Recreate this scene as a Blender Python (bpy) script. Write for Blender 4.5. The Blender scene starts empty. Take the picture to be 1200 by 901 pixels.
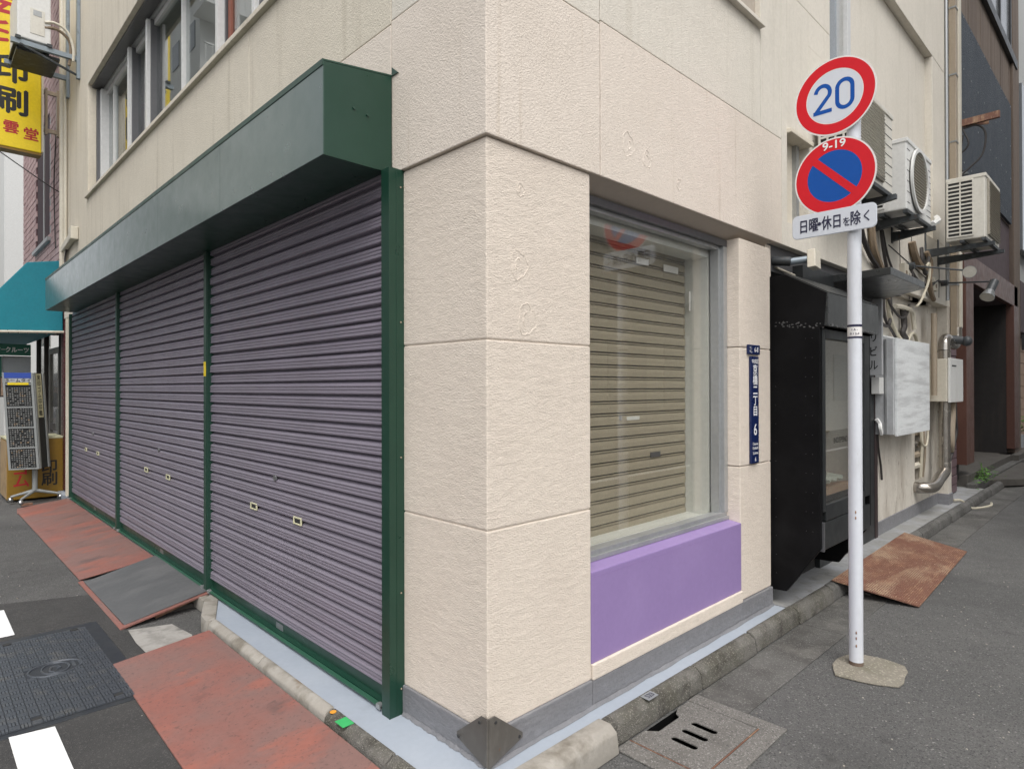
import bpy, bmesh, math, random
from math import radians, sin, cos, pi
from mathutils import Vector, Matrix
random.seed(7)
S = bpy.context.scene
COL = S.collection

# ------------------------------------------------------------ camera
yaw, pitch, roll = radians(45.895), radians(0.25), radians(-0.136)
fw = Vector((cos(yaw) * cos(pitch), sin(yaw) * cos(pitch), sin(pitch)))
rt = Vector((sin(yaw), -cos(yaw), 0)); up = rt.cross(fw)
rt, up = cos(roll) * rt + sin(roll) * up, -sin(roll) * rt + cos(roll) * up
cd = bpy.data.cameras.new('camera'); cam = bpy.data.objects.new('camera', cd); COL.objects.link(cam)
cam.matrix_world = Matrix(((rt.x, up.x, -fw.x, -1.543), (rt.y, up.y, -fw.y, -1.726), (rt.z, up.z, -fw.z, 1.5), (0, 0, 0, 1)))
cd.sensor_width = 36; cd.lens = 732 / 1200 * 36; cd.clip_start = 0.05; cd.clip_end = 500
S.camera = cam
# ------------------------------------------------------------ sky and sun (bright overcast)
SUN_EL, SUN_AZ = radians(58), radians(238)      # azimuth measured from +X, counter-clockwise
W = bpy.data.worlds.new('World'); S.world = W; W.use_nodes = True
nt = W.node_tree; bg = nt.nodes['Background']
sky = nt.nodes.new('ShaderNodeTexSky'); sky.sky_type = 'NISHITA'; sky.sun_disc = False
sky.sun_elevation = SUN_EL; sky.sun_rotation = radians(90) - SUN_AZ
sky.air_density = 1.0; sky.dust_density = 4.0; sky.ozone_density = 1.0
hs = nt.nodes.new('ShaderNodeHueSaturation'); hs.inputs['Saturation'].default_value = 0.22
nt.links.new(sky.outputs[0], hs.inputs['Color']); nt.links.new(hs.outputs[0], bg.inputs[0])
bg.inputs[1].default_value = 0.15
sl = bpy.data.lights.new('sun', 'SUN'); so = bpy.data.objects.new('sun', sl); COL.objects.link(so)
sl.energy = 0.75; sl.angle = radians(45); sl.color = (1, 0.97, 0.93)
sd = Vector((cos(SUN_AZ) * cos(SUN_EL), sin(SUN_AZ) * cos(SUN_EL), sin(SUN_EL)))
so.rotation_euler = sd.to_track_quat('Z', 'Y').to_euler(); so.location = (-3, -4, 12)
S.view_settings.view_transform = 'Standard'; S.view_settings.look = 'None'
S.view_settings.exposure = 0.68; S.view_settings.gamma = 1

# ------------------------------------------------------------ materials
MATS = {}
def mat(name, col, rough=0.6, metal=0.0, layers=(), bumps=(), spec=0.5, coat=0.0, fine=0.06):
    """layers: (colour, kind 'n'/'v', scale, stretch, low, high, amount); bumps: (kind, scale, stretch, strength, distance)"""
    m = bpy.data.materials.new(name); m.use_nodes = True; MATS[name] = m
    t = m.node_tree; N = t.nodes; L = t.links; b = N['Principled BSDF']
    b.inputs['Roughness'].default_value = rough; b.inputs['Metallic'].default_value = metal
    b.inputs['Specular IOR Level'].default_value = spec; b.inputs['Coat Weight'].default_value = coat
    b.inputs['Coat Roughness'].default_value = 0.15
    tc = N.new('ShaderNodeTexCoord')
    def tex(kind, scale, st):
        mp = N.new('ShaderNodeMapping'); mp.inputs['Scale'].default_value = st; mp.inputs['Rotation'].default_value = (.62, .47, .81) if kind != 'w' else (0, 0, 0)
        L.new(tc.outputs['Object'], mp.inputs[0])
        if kind == 'v':
            x = N.new('ShaderNodeTexVoronoi'); x.inputs['Scale'].default_value = scale; L.new(mp.outputs[0], x.inputs[0])
            s = N.new('ShaderNodeSeparateColor'); L.new(x.outputs['Color'], s.inputs[0]); return s.outputs[0]
        if kind == 'd':
            x = N.new('ShaderNodeTexVoronoi'); x.inputs['Scale'].default_value = scale; L.new(mp.outputs[0], x.inputs[0]); return x.outputs[0]
        if kind == 'w':
            x = N.new('ShaderNodeTexWave'); x.inputs['Scale'].default_value = scale; x.bands_direction = 'X'
            x.inputs['Distortion'].default_value = 0.4; L.new(mp.outputs[0], x.inputs[0]); return x.outputs['Fac']
        x = N.new('ShaderNodeTexNoise'); x.inputs['Scale'].default_value = scale; x.inputs['Detail'].default_value = 5
        x.inputs['Roughness'].default_value = 0.6; L.new(mp.outputs[0], x.inputs[0]); return x.outputs['Fac']
    rgb = N.new('ShaderNodeRGB'); rgb.outputs[0].default_value = (*col, 1); cur = rgb.outputs[0]
    for (c, kind, scale, st, lo, hi, amt) in layers:
        f = tex(kind, scale, st)
        mr = N.new('ShaderNodeMapRange'); mr.inputs[1].default_value = lo; mr.inputs[2].default_value = hi
        mr.inputs[4].default_value = amt; L.new(f, mr.inputs[0])
        mx = N.new('ShaderNodeMix'); mx.data_type = 'RGBA'; L.new(mr.outputs[0], mx.inputs[0])
        L.new(cur, mx.inputs[6]); mx.inputs[7].default_value = (*c, 1); cur = mx.outputs[2]
    if fine:
        f = tex('n', 38, (1, 1, 1)); mr = N.new('ShaderNodeMapRange')
        mr.inputs[1].default_value = 0.3; mr.inputs[2].default_value = 0.7; mr.inputs[3].default_value = 1 - fine; mr.inputs[4].default_value = 1 + fine
        L.new(f, mr.inputs[0]); mx = N.new('ShaderNodeVectorMath'); mx.operation = 'SCALE'; L.new(cur, mx.inputs[0]); L.new(mr.outputs[0], mx.inputs['Scale']); cur = mx.outputs[0]
        mr2 = N.new('ShaderNodeMapRange'); f2 = tex('n', 9, (1, 1, 1)); L.new(f2, mr2.inputs[0]); mr2.inputs[1].default_value = .3; mr2.inputs[2].default_value = .7
        mr2.inputs[3].default_value = max(0.02, rough - .07); mr2.inputs[4].default_value = min(1, rough + .07); L.new(mr2.outputs[0], b.inputs['Roughness'])
    L.new(cur, b.inputs['Base Color'])
    prev = None
    for (kind, scale, st, stg, dist) in bumps:
        bp = N.new('ShaderNodeBump'); bp.inputs['Strength'].default_value = stg; bp.inputs['Distance'].default_value = dist
        L.new(tex(kind, scale, st), bp.inputs['Height'])
        if prev: L.new(prev, bp.inputs['Normal'])
        prev = bp.outputs[0]
    if prev: L.new(prev, b.inputs['Normal'])
    return m
U = (1, 1, 1)
def glass(name, tint=(0.85, 0.9, 0.9), refl=1.0, ior=1.55):
    m = bpy.data.materials.new(name); m.use_nodes = True; t = m.node_tree; N = t.nodes; L = t.links
    N.remove(N['Principled BSDF'])
    tr = N.new('ShaderNodeBsdfTransparent'); tr.inputs[0].default_value = (*tint, 1)
    gl = N.new('ShaderNodeBsdfGlossy'); gl.inputs['Roughness'].default_value = 0.01; gl.inputs[0].default_value = (refl, refl, refl, 1)
    fr = N.new('ShaderNodeFresnel'); ge = N.new('ShaderNodeNewGeometry'); mr = N.new('ShaderNodeMapRange'); mr.inputs[3].default_value = ior; mr.inputs[4].default_value = 1 / ior; L.new(ge.outputs['Backfacing'], mr.inputs[0]); L.new(mr.outputs[0], fr.inputs[0])
    mx = N.new('ShaderNodeMixShader'); L.new(fr.outputs[0], mx.inputs[0]); L.new(tr.outputs[0], mx.inputs[1]); L.new(gl.outputs[0], mx.inputs[2])
    L.new(mx.outputs[0], N['Material Output'].inputs[0]); MATS[name] = m; return m

STUCCO = [('n', 105, U, 0.6, 0.005), ('d', 120, (1, 1, 1.3), 0.3, 0.004), ('n', 16, U, 0.22, 0.008)]
cream = mat('fresh_cream_stucco', (0.695, 0.614, 0.525), 0.75, layers=[((0.64, 0.555, 0.475), 'n', 3, U, .45, .75, .5), ((0.50, 0.43, 0.35), 'n', 1.6, (3, 3, .5), .62, .8, .25), ((0.74, 0.655, 0.57), 'n', 7, U, .5, .8, .4)],
            bumps=[('n', 100, (1, 1, 2.4), 0.6, 0.0055), ('d', 110, (1, 1, 1.8), 0.3, 0.004), ('n', 14, (1, 1, 2.4), 0.4, 0.010)], fine=.04)
band_m = mat('band_stucco', (0.685, 0.61, 0.53), 0.75, layers=[((0.6, 0.53, 0.45), 'n', 2.5, U, .45, .75, .5), ((0.44, 0.36, 0.27), 'n', 3, (7, 7, .22), .60, .74, .45)], bumps=STUCCO, fine=.04)
beige = mat('aged_beige_stucco', (0.63, 0.575, 0.475), 0.8, layers=[((0.54, 0.49, 0.40), 'n', 2, U, .4, .75, .5), ((0.38, 0.33, 0.25), 'n', 2.2, (5, 5, .3), .54, .74, .5), ((0.16, 0.14, 0.11), 'n', 6, (6, 6, .3), .72, .82, .5)], bumps=STUCCO, fine=.05)
beige_r = mat('aged_pale_stucco', (0.655, 0.612, 0.535), 0.8, layers=[((0.58, 0.545, 0.47), 'n', 2, U, .4, .75, .6), ((0.44, 0.40, 0.32), 'n', 2.4, (5, 5, .3), .56, .78, .4)], bumps=STUCCO, fine=.05)
dirty_wall = mat('dirty_white_paint', (0.60, 0.56, 0.49), 0.7, layers=[((0.36, 0.31, 0.25), 'n', 2.2, (1.5, 1.5, .6), .46, .68, .75), ((0.20, 0.16, 0.12), 'n', 5, (2, 2, .5), .60, .72, .7), ((0.14, 0.09, 0.06), 'n', 14, (2, 2, .6), .64, .70, .85)], bumps=[('n', 40, U, .3, .006)])
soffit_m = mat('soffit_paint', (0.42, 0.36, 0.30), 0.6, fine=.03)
groove_m = mat('joint_shadow_gap', (0.40, 0.35, 0.29), 0.9)
skirt = mat('grey_skirting', (0.19, 0.19, 0.20), 0.5, layers=[((0.26, 0.26, 0.275), 'n', 8, (1, 1, 3), .52, .75, .6), ((0.13, 0.13, 0.135), 'n', 5, U, .55, .75, .5)], bumps=[('n', 30, (1, 1, 2), .5, .01), ('n', 120, U, .3, .003)])
slab_m = mat('blue_grey_floor_paint', (0.345, 0.385, 0.44), 0.5, layers=[((0.40, 0.435, 0.48), 'n', 3, U, .45, .7, .6), ((0.22, 0.225, 0.23), 'n', 5, U, .62, .8, .4)], bumps=[('n', 14, U, .2, .006)], fine=.03)
conc_floor = mat('bare_concrete', (0.25, 0.25, 0.24), 0.8, layers=[((0.33, 0.34, 0.36), 'n', 4, U, .45, .65, .8), ((0.12, 0.11, 0.10), 'n', 9, U, .55, .75, .6)], bumps=[('n', 40, U, .3, .004)])
green = mat('green_baked_enamel', (0.006, 0.040, 0.024), 0.34, layers=[((0.010, 0.050, 0.030), 'n', 5, U, .45, .7, .6)], bumps=[('n', 3, U, .03, .02)], fine=.04, spec=.6)
sheen_gr = mat('sheen_green_enamel', (0.045, 0.088, 0.076), 0.33, layers=[((0.060, 0.100, 0.090), 'n', 1.2, (1, 1, .4), .45, .7, .5), ((0.045, 0.085, 0.075), 'n', 3, (3, 3, .3), .58, .78, .3)], spec=.6, coat=.8, fine=.03)  # greyer green: sky sheen of the canopy front put into the base colour
green_lt = mat('green_enamel_weathered', (0.02, 0.085, 0.05), 0.4, layers=[((0.10, 0.17, 0.13), 'n', 20, U, .6, .8, .6)], spec=.6)
green_dk = mat('dark_green_enamel', (0.012, 0.05, 0.032), 0.38, spec=.6)
shut = mat('lilac_grey_shutter_paint', (0.205, 0.182, 0.222), 0.36, layers=[((0.155, 0.14, 0.162), 'n', 1.2, (1, 1, 1), .45, .75, .7), ((0.12, 0.10, 0.11), 'n', 6, (3, 3, .4), .62, .8, .4)], spec=.5, fine=.025)
dark_gap = mat('shutter_gap_dark', (0.02, 0.017, 0.022), 0.7)
beige_sh = mat('beige_shutter_paint', (0.335, 0.30, 0.225), 0.4, layers=[((0.31, 0.28, 0.21), 'n', 2, U, .4, .7, .6), ((0.12, 0.10, 0.08), 'n', 22, (1, 1, 4), .70, .76, .6)])
alu = mat('grey_aluminium', (0.42, 0.43, 0.43), 0.42, 0.6, layers=[((0.33, 0.34, 0.34), 'n', 6, (1, 1, .3), .45, .7, .6)])
alu_lt = mat('pale_aluminium', (0.62, 0.62, 0.61), 0.4, 0.15)
alu_dk = mat('dark_aluminium', (0.13, 0.13, 0.135), 0.42, 0.5)
jamb_m = mat('pale_jamb_paint', (0.60, 0.62, 0.59), 0.5)
purple = mat('lilac_wall_paint', (0.275, 0.193, 0.40), 0.42, layers=[((0.31, 0.222, 0.44), 'n', 2.5, U, .45, .7, .6), ((0.20, 0.145, 0.28), 'n', 5, (2, 2, .4), .66, .78, .35), ((0.45, 0.37, 0.55), 'n', 40, (3, 1, 1), .72, .76, .5)], bumps=[('n', 20, U, .06, .004)], fine=.03)
steel_dk = mat('weathered_dark_steel', (0.115, 0.105, 0.093), 0.45, 0.25, layers=[((0.19, 0.18, 0.16), 'n', 14, (1, 1, .4), .5, .7, .6), ((0.16, 0.07, 0.03), 'n', 22, U, .68, .76, .7)])
asph = mat('road_asphalt', (0.088, 0.087, 0.084), 0.85, layers=[((0.12, 0.117, 0.112), 'n', 1.1, U, .42, .68, .8), ((0.17, 0.166, 0.158), 'v', 230, U, .84, .92, .7), ((0.03, 0.03, 0.03), 'v', 180, U, .14, .06, .8), ((0.30, 0.29, 0.28), 'v', 150, U, .98, .99, .6), ((0.055, 0.054, 0.052), 'n', .8, U, .50, .68, .6), ((0.04, 0.038, 0.036), 'n', 3.5, U, .66, .74, .6)], bumps=[('d', 150, U, .7, .006), ('n', 60, U, .3, .006)])
asph_dk = mat('asphalt_repair', (0.042, 0.041, 0.040), 0.85, layers=[((0.06, 0.058, 0.055), 'n', 2, U, .42, .68, .8), ((0.11, 0.105, 0.10), 'v', 190, U, .88, .93, .6)], bumps=[('d', 190, U, .5, .005), ('n', 60, U, .3, .005)])
gutter_m = mat('gutter_concrete', (0.105, 0.102, 0.095), 0.85, layers=[((0.055, 0.052, 0.047), 'n', 2.5, U, .42, .62, .85), ((0.16, 0.152, 0.138), 'n', 4, U, .55, .72, .6), ((0.24, 0.235, 0.22), 'v', 200, U, .88, .93, .5)], bumps=[('n', 60, U, .4, .004), ('d', 150, U, .4, .004)])
grate_m = mat('drain_concrete', (0.145, 0.137, 0.125), 0.85, layers=[((0.09, 0.085, 0.075), 'n', 5, U, .45, .7, .7), ((0.30, 0.29, 0.27), 'v', 240, U, .86, .9, .7), ((0.06, 0.06, 0.055), 'v', 170, U, .12, .06, .7)], bumps=[('n', 140, U, .5, .004)])
kerb_lt = mat('pale_kerb_concrete', (0.31, 0.288, 0.252), 0.8, layers=[((0.40, 0.38, 0.34), 'n', 5, U, .5, .7, .7), ((0.15, 0.13, 0.10), 'n', 6, U, .52, .68, .8), ((0.22, 0.15, 0.09), 'n', 3, U, .64, .7, .6)], bumps=[('n', 70, U, .4, .005)])
kerb_mo = mat('mossy_kerb_concrete', (0.15, 0.142, 0.127), 0.9, layers=[((0.085, 0.080, 0.060), 'n', 5, U, .42, .62, .85), ((0.04, 0.036, 0.028), 'n', 9, U, .5, .7, .8), ((0.27, 0.255, 0.22), 'v', 230, U, .86, .92, .7)], bumps=[('d', 200, U, .8, .006), ('n', 30, U, .5, .01)])
red_m = mat('worn_red_steel', (0.265, 0.110, 0.088), 0.5, layers=[((0.215, 0.128, 0.112), 'n', 1.7, U, .38, .56, .95), ((0.11, 0.080, 0.075), 'n', 2.6, (1, 1.6, 1), .57, .70, .75), ((0.38, 0.12, 0.08), 'n', 3, (.8, 1.8, 1), .54, .66, .5), ((0.09, 0.06, 0.055), 'n', 45, U, .60, .68, .5), ((0.10, 0.07, 0.065), 'n', 16, (.6, 2.6, 1), .66, .74, .6), ((0.08, 0.055, 0.05), 'n', 70, U, .60, .68, .6)], bumps=[('n', 90, U, .2, .002)])
rubber = mat('grey_rubber_mat', (0.095, 0.098, 0.10), 0.6, layers=[((0.14, 0.14, 0.14), 'n', 3, (1, 2, 1), .45, .7, .7)], bumps=[('n', 2.5, U, .3, .03)])
rust_m = mat('rusty_steel', (0.165, 0.075, 0.048), 0.75, layers=[((0.33, 0.20, 0.12), 'n', 6, (1, 3, 1), .48, .62, .8), ((0.13, 0.055, 0.04), 'n', 4, U, .5, .7, .7), ((0.40, 0.30, 0.20), 'n', 20, (1, 4, 1), .58, .66, .7)], bumps=[('n', 80, U, .3, .003)])
rust_rib = mat('rusty_ribs', (0.185, 0.085, 0.055), 0.7, layers=[((0.37, 0.27, 0.18), 'n', 2.2, (1, 2, 1), .47, .60, .9), ((0.15, 0.06, 0.04), 'n', 9, U, .55, .7, .6)])
iron = mat('cast_iron', (0.042, 0.047, 0.055), 0.5, 0.3, layers=[((0.065, 0.068, 0.07), 'n', 7, U, .45, .7, .7)], bumps=[('n', 120, U, .2, .002)])
iron_hi = mat('cast_iron_worn_tread', (0.085, 0.094, 0.108), 0.38, 0.25, layers=[((0.15, 0.148, 0.14), 'n', 11, U, .52, .7, .7)])
white_road = mat('white_road_paint', (0.80, 0.80, 0.79), 0.6, layers=[((0.6, 0.6, 0.58), 'n', 60, U, .62, .75, .5)], bumps=[('n', 120, U, .3, .003)])
white_p = mat('white_pole_paint', (0.62, 0.64, 0.68), 0.35, layers=[((0.50, 0.51, 0.53), 'n', 6, (2, 2, .4), .5, .7, .6), ((0.30, 0.27, 0.23), 'n', 9, (2, 2, .5), .68, .76, .5)], fine=.02)
sign_w = mat('sign_white', (0.60, 0.63, 0.68), 0.35, fine=.02); sign_edge = mat('sign_border_white', (0.74, 0.72, 0.70), 0.35, fine=.02)
sign_r = mat('sign_red', (0.60, 0.008, 0.018), 0.4, fine=.03, spec=.3); sign_b = mat('sign_blue', (0.0, 0.072, 0.34), 0.4, fine=.03, spec=.3)
ink = mat('navy_ink', (0.012, 0.012, 0.045), 0.5, fine=0); white_ink = mat('white_ink', (0.8, 0.8, 0.8), 0.5, fine=0)
galv = mat('galvanised_steel', (0.33, 0.34, 0.34), 0.4, 0.8)
pit_m = mat('drain_pit_black', (0.004, 0.004, 0.004), 0.9, fine=0, spec=.1); stain_m = mat('brown_base_stain', (0.14, 0.10, 0.075), 0.8); galv_dk = mat('dull_dark_screw', (0.10, 0.10, 0.10), 0.5); flake = mat('peeling_flake', (0.13, 0.13, 0.13), 0.7)
navy = mat('navy_enamel_plate', (0.007, 0.016, 0.075), 0.3, fine=.03)
black = mat('black_painted_board', (0.0045, 0.0045, 0.005), 0.55, layers=[((0.011, 0.011, 0.012), 'n', 4, U, .45, .7, .7)], bumps=[('n', 8, U, .05, .01)], spec=.12)
black_metal = mat('black_grey_metal', (0.016, 0.018, 0.019), 0.4, layers=[((0.026, 0.029, 0.029), 'n', 4, U, .45, .7, .6)])
roof_metal = mat('grey_black_sheet', (0.055, 0.058, 0.058), 0.32, 0.3)
maroon = mat('dark_brown_post', (0.03, 0.018, 0.018), 0.5)
case_in = mat('brown_case_lining', (0.45, 0.32, 0.23), 0.7); case_back = mat('brown_case_board', (0.36, 0.25, 0.18), 0.7, layers=[((0.40, 0.28, 0.21), 'n', 3, U, .4, .7, .6)])
paper = mat('paper', (0.72, 0.72, 0.70), 0.8); cloth_m = mat('pale_cloth', (0.55, 0.60, 0.55), 0.8)
ac_w = mat('ac_ivory', (0.58, 0.56, 0.50), 0.5, layers=[((0.46, 0.43, 0.36), 'n', 4, (2, 2, .5), .5, .75, .6)]); ac_w2 = mat('ac_pale_grey', (0.62, 0.62, 0.60), 0.45, layers=[((0.5, 0.49, 0.45), 'n', 4, (2, 2, .5), .55, .75, .6)])
ac_gr = mat('ac_grille_taupe', (0.30, 0.275, 0.225), 0.6); ac_dk = mat('ac_inner_dark', (0.03, 0.03, 0.03), 0.7)
brk = mat('bracket_dark_steel', (0.05, 0.055, 0.058), 0.5, 0.4, layers=[((0.14, 0.16, 0.17), 'n', 9, U, .5, .7, .8), ((0.10, 0.05, 0.03), 'n', 20, U, .65, .75, .8)])
brk_bl = mat('blue_grey_steel', (0.22, 0.26, 0.29), 0.5, 0.3, layers=[((0.08, 0.08, 0.08), 'n', 9, U, .55, .7, .7)])
corr = mat('silver_corrugated_sheet', (0.68, 0.70, 0.70), 0.5, 0.0, layers=[((0.47, 0.48, 0.48), 'n', 2.2, (.7, .7, 7), .45, .65, .8), ((0.22, 0.16, 0.1), 'n', 12, (1, 1, 3), .72, .8, .5)], bumps=[('n', 4, (.4, .4, 6), .25, .015)])
galv_box = mat('grey_box_paint', (0.42, 0.43, 0.44), 0.45, layers=[((0.34, 0.34, 0.34), 'n', 5, U, .5, .7, .6)])
shiny = mat('stainless_duct', (0.42, 0.39, 0.35), 0.22, 0.9, layers=[((0.26, 0.22, 0.18), 'n', 6, (1, 1, .3), .5, .7, .6)])
tan_pipe = mat('tan_pipe', (0.33, 0.27, 0.20), 0.45, layers=[((0.22, 0.18, 0.13), 'n', 4, (2, 2, .3), .5, .7, .7)])
pipe_w = mat('ivory_pipe', (0.56, 0.52, 0.43), 0.5, layers=[((0.40, 0.35, 0.26), 'n', 4, (2, 2, .4), .52, .75, .6)])
cable_d = mat('dark_cable', (0.035, 0.03, 0.028), 0.6); cable_l = mat('cream_cable', (0.50, 0.46, 0.36), 0.6); cable_b = mat('brown_taped_pipe', (0.20, 0.15, 0.10), 0.8, bumps=[('n', 60, U, .6, .01)])
tile_m = mat('purple_brown_tile', (0.12, 0.075, 0.085), 0.5, layers=[((0.16, 0.10, 0.11), 'n', 5, U, .45, .7, .7)]); tile_j = mat('tile_joint_dark', (0.04, 0.03, 0.03), 0.9)
brown_st = mat('brown_red_steel', (0.095, 0.042, 0.030), 0.45, layers=[((0.14, 0.065, 0.045), 'n', 3, (1, 1, .5), .45, .7, .7)])
mauve = mat('mauve_wall', (0.085, 0.062, 0.068), 0.8); dk_in = mat('dark_entrance_lining', (0.018, 0.015, 0.014), 0.7, layers=[((0.035, 0.027, 0.023), 'n', 3, (3, 3, .4), .5, .7, .7)])
brown_con = mat('stained_brown_concrete', (0.15, 0.115, 0.090), 0.85, layers=[((0.10, 0.075, 0.06), 'n', 2, (4, 4, .2), .42, .62, .85)], bumps=[('n', 30, U, .3, .01)])
mesh_bl = mat('blue_black_net', (0.040, 0.052, 0.068), 0.7, layers=[((0.065, 0.078, 0.095), 'n', 1.2, (2, 2, .4), .42, .7, .7)], bumps=[('d', 60, U, .8, .02)])
pale_far = mat('pale_grey_rendering', (0.40, 0.41, 0.40), 0.8, bumps=[('n', 20, U, .3, .02)])
brick_m = mat('pink_brick', (0.47, 0.33, 0.325), 0.7, layers=[((0.38, 0.25, 0.245), 'v', 7, (1, 1, 1), .3, .7, .8), ((0.42, 0.31, 0.29), 'n', 9, U, .5, .7, .6)]); brick_j = mat('brick_joint', (0.055, 0.035, 0.04), 0.9)
red_tile = mat('dark_red_tile', (0.09, 0.022, 0.024), 0.4)
teal = mat('teal_awning_canvas', (0.003, 0.19, 0.245), 0.65, layers=[((0.003, 0.155, 0.21), 'n', 2, U, .45, .7, .7)], bumps=[('n', 3, U, .2, .03)])
yellow = mat('yellow_sign_face', (0.78, 0.58, 0.012), 0.4, layers=[((0.66, 0.47, 0.015), 'n', 3, U, .5, .75, .5)]); crimson = mat('crimson_lettering', (0.40, 0.015, 0.02), 0.5, fine=0); blk_ink = mat('black_lettering', (0.012, 0.012, 0.012), 0.5, fine=0)
yellow_box = mat('yellow_worn_shaded_paint', (0.24, 0.135, 0.012), 0.5, layers=[((0.20, 0.115, 0.02), 'n', 5, U, .5, .7, .7)]); cardboard = mat('scuffed_tan_panel', (0.40, 0.28, 0.15), 0.8, layers=[((0.22, 0.15, 0.09), 'n', 7, U, .5, .7, .7)])  # cabinet yellow darkened to carry the shade it stands in
rack_gr = mat('rack_grey', (0.26, 0.275, 0.27), 0.45); rack_dk = mat('rack_tray_dark', (0.018, 0.02, 0.02), 0.6); stampm = mat('pale_stamp_ends', (0.24, 0.24, 0.23), 0.6, layers=[((0.10, 0.11, 0.11), 'v', 55, U, .3, .6, .8), ((0.45, 0.30, 0.16), 'v', 48, U, .9, .92, .7)])
blue_s = mat('blue_strip', (0.02, 0.06, 0.32), 0.5); cream_lab = mat('cream_label', (0.62, 0.60, 0.40), 0.6); chrome = mat('chrome', (0.6, 0.6, 0.6), 0.15, 1.0)
shop_green = mat('shop_sign_green', (0.008, 0.12, 0.075), 0.4); pale_box = mat('pale_grey_locker', (0.42, 0.44, 0.46), 0.5); frame_br = mat('dark_bronze_frame', (0.05, 0.04, 0.035), 0.4); frame_st = mat('grey_door_frame', (0.22, 0.21, 0.19), 0.45)
dark_room = mat('dark_room', (0.025, 0.024, 0.023), 0.9); room_grey = mat('room_grey', (0.52, 0.52, 0.49), 0.9)
skin_m = mat('skin', (0.52, 0.33, 0.25), 0.6); coat_d = mat('dark_clothing', (0.02, 0.02, 0.024), 0.8); jeans = mat('blue_trousers', (0.04, 0.09, 0.17), 0.8); mask_m = mat('white_face_mask', (0.75, 0.76, 0.78), 0.8); hair_m = mat('dark_hair', (0.015, 0.012, 0.01), 0.6)
leaf = mat('weed_leaf', (0.07, 0.16, 0.025), 0.55, layers=[((0.10, 0.22, 0.04), 'v', 30, U, .4, .7, .8)], fine=.1)
stone_dk = mat('dark_stone', (0.085, 0.078, 0.068), 0.8, layers=[((0.05, 0.045, 0.04), 'n', 5, U, .45, .7, .7)], bumps=[('n', 40, U, .4, .006)])
patch_m = mat('pale_broken_concrete', (0.34, 0.325, 0.30), 0.85, layers=[((0.22, 0.21, 0.19), 'n', 5, U, .48, .6, .8), ((0.08, 0.078, 0.072), 'n', 2.2, U, .58, .66, .9)], bumps=[('n', 40, U, .5, .006)])
pad_m = mat('old_concrete_pad', (0.225, 0.205, 0.165), 0.9, layers=[((0.15, 0.14, 0.10), 'n', 6, U, .45, .65, .8), ((0.36, 0.33, 0.27), 'v', 120, U, .86, .9, .7)], bumps=[('d', 120, U, .6, .006)])
opp_a = mat('opposite_pale_render', (0.62, 0.62, 0.60), 0.8); opp_b = mat('opposite_grey_tile', (0.62, 0.60, 0.56), 0.7); opp_w = mat('opposite_window', (0.17, 0.18, 0.19), 0.15); opp_w2 = mat('opposite_pale_window', (0.46, 0.46, 0.44), 0.5)  # second window colour lightened to brighten the reflection in the case glass
tape_g = mat('green_tape', (0.05, 0.42, 0.13), 0.5, fine=.05); orange_m = mat('orange_sticker', (0.75, 0.33, 0.04), 0.5); tag_m = mat('silver_number_tag', (0.33, 0.35, 0.36), 0.4, 0.4)
lamp_gl = mat('lamp_lens', (0.42, 0.40, 0.35), 0.2); lamp_bk = mat('lamp_body_charcoal', (0.05, 0.055, 0.06), 0.45)
case_strip = mat('case_beige_strip', (0.45, 0.40, 0.30), 0.7); curtain = mat('pale_blue_curtain', (0.07, 0.085, 0.09), 0.8, layers=[((0.30, 0.42, 0.48), 'n', 3, (2, 2, .5), .50, .62, .9)])
yel_paint = mat('room_yellow', (0.38, 0.35, 0.05), 0.7); wood_mat = mat('window_wood', (0.24, 0.08, 0.05), 0.6)
pane_m = glass('window_pane', (.975, .97, .955)); pane_case = glass('case_pane', (0.9, 0.9, 0.88), ior=1.9); pane_up = glass('upper_pane', (0.72, 0.76, 0.76), ior=2.3)

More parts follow.
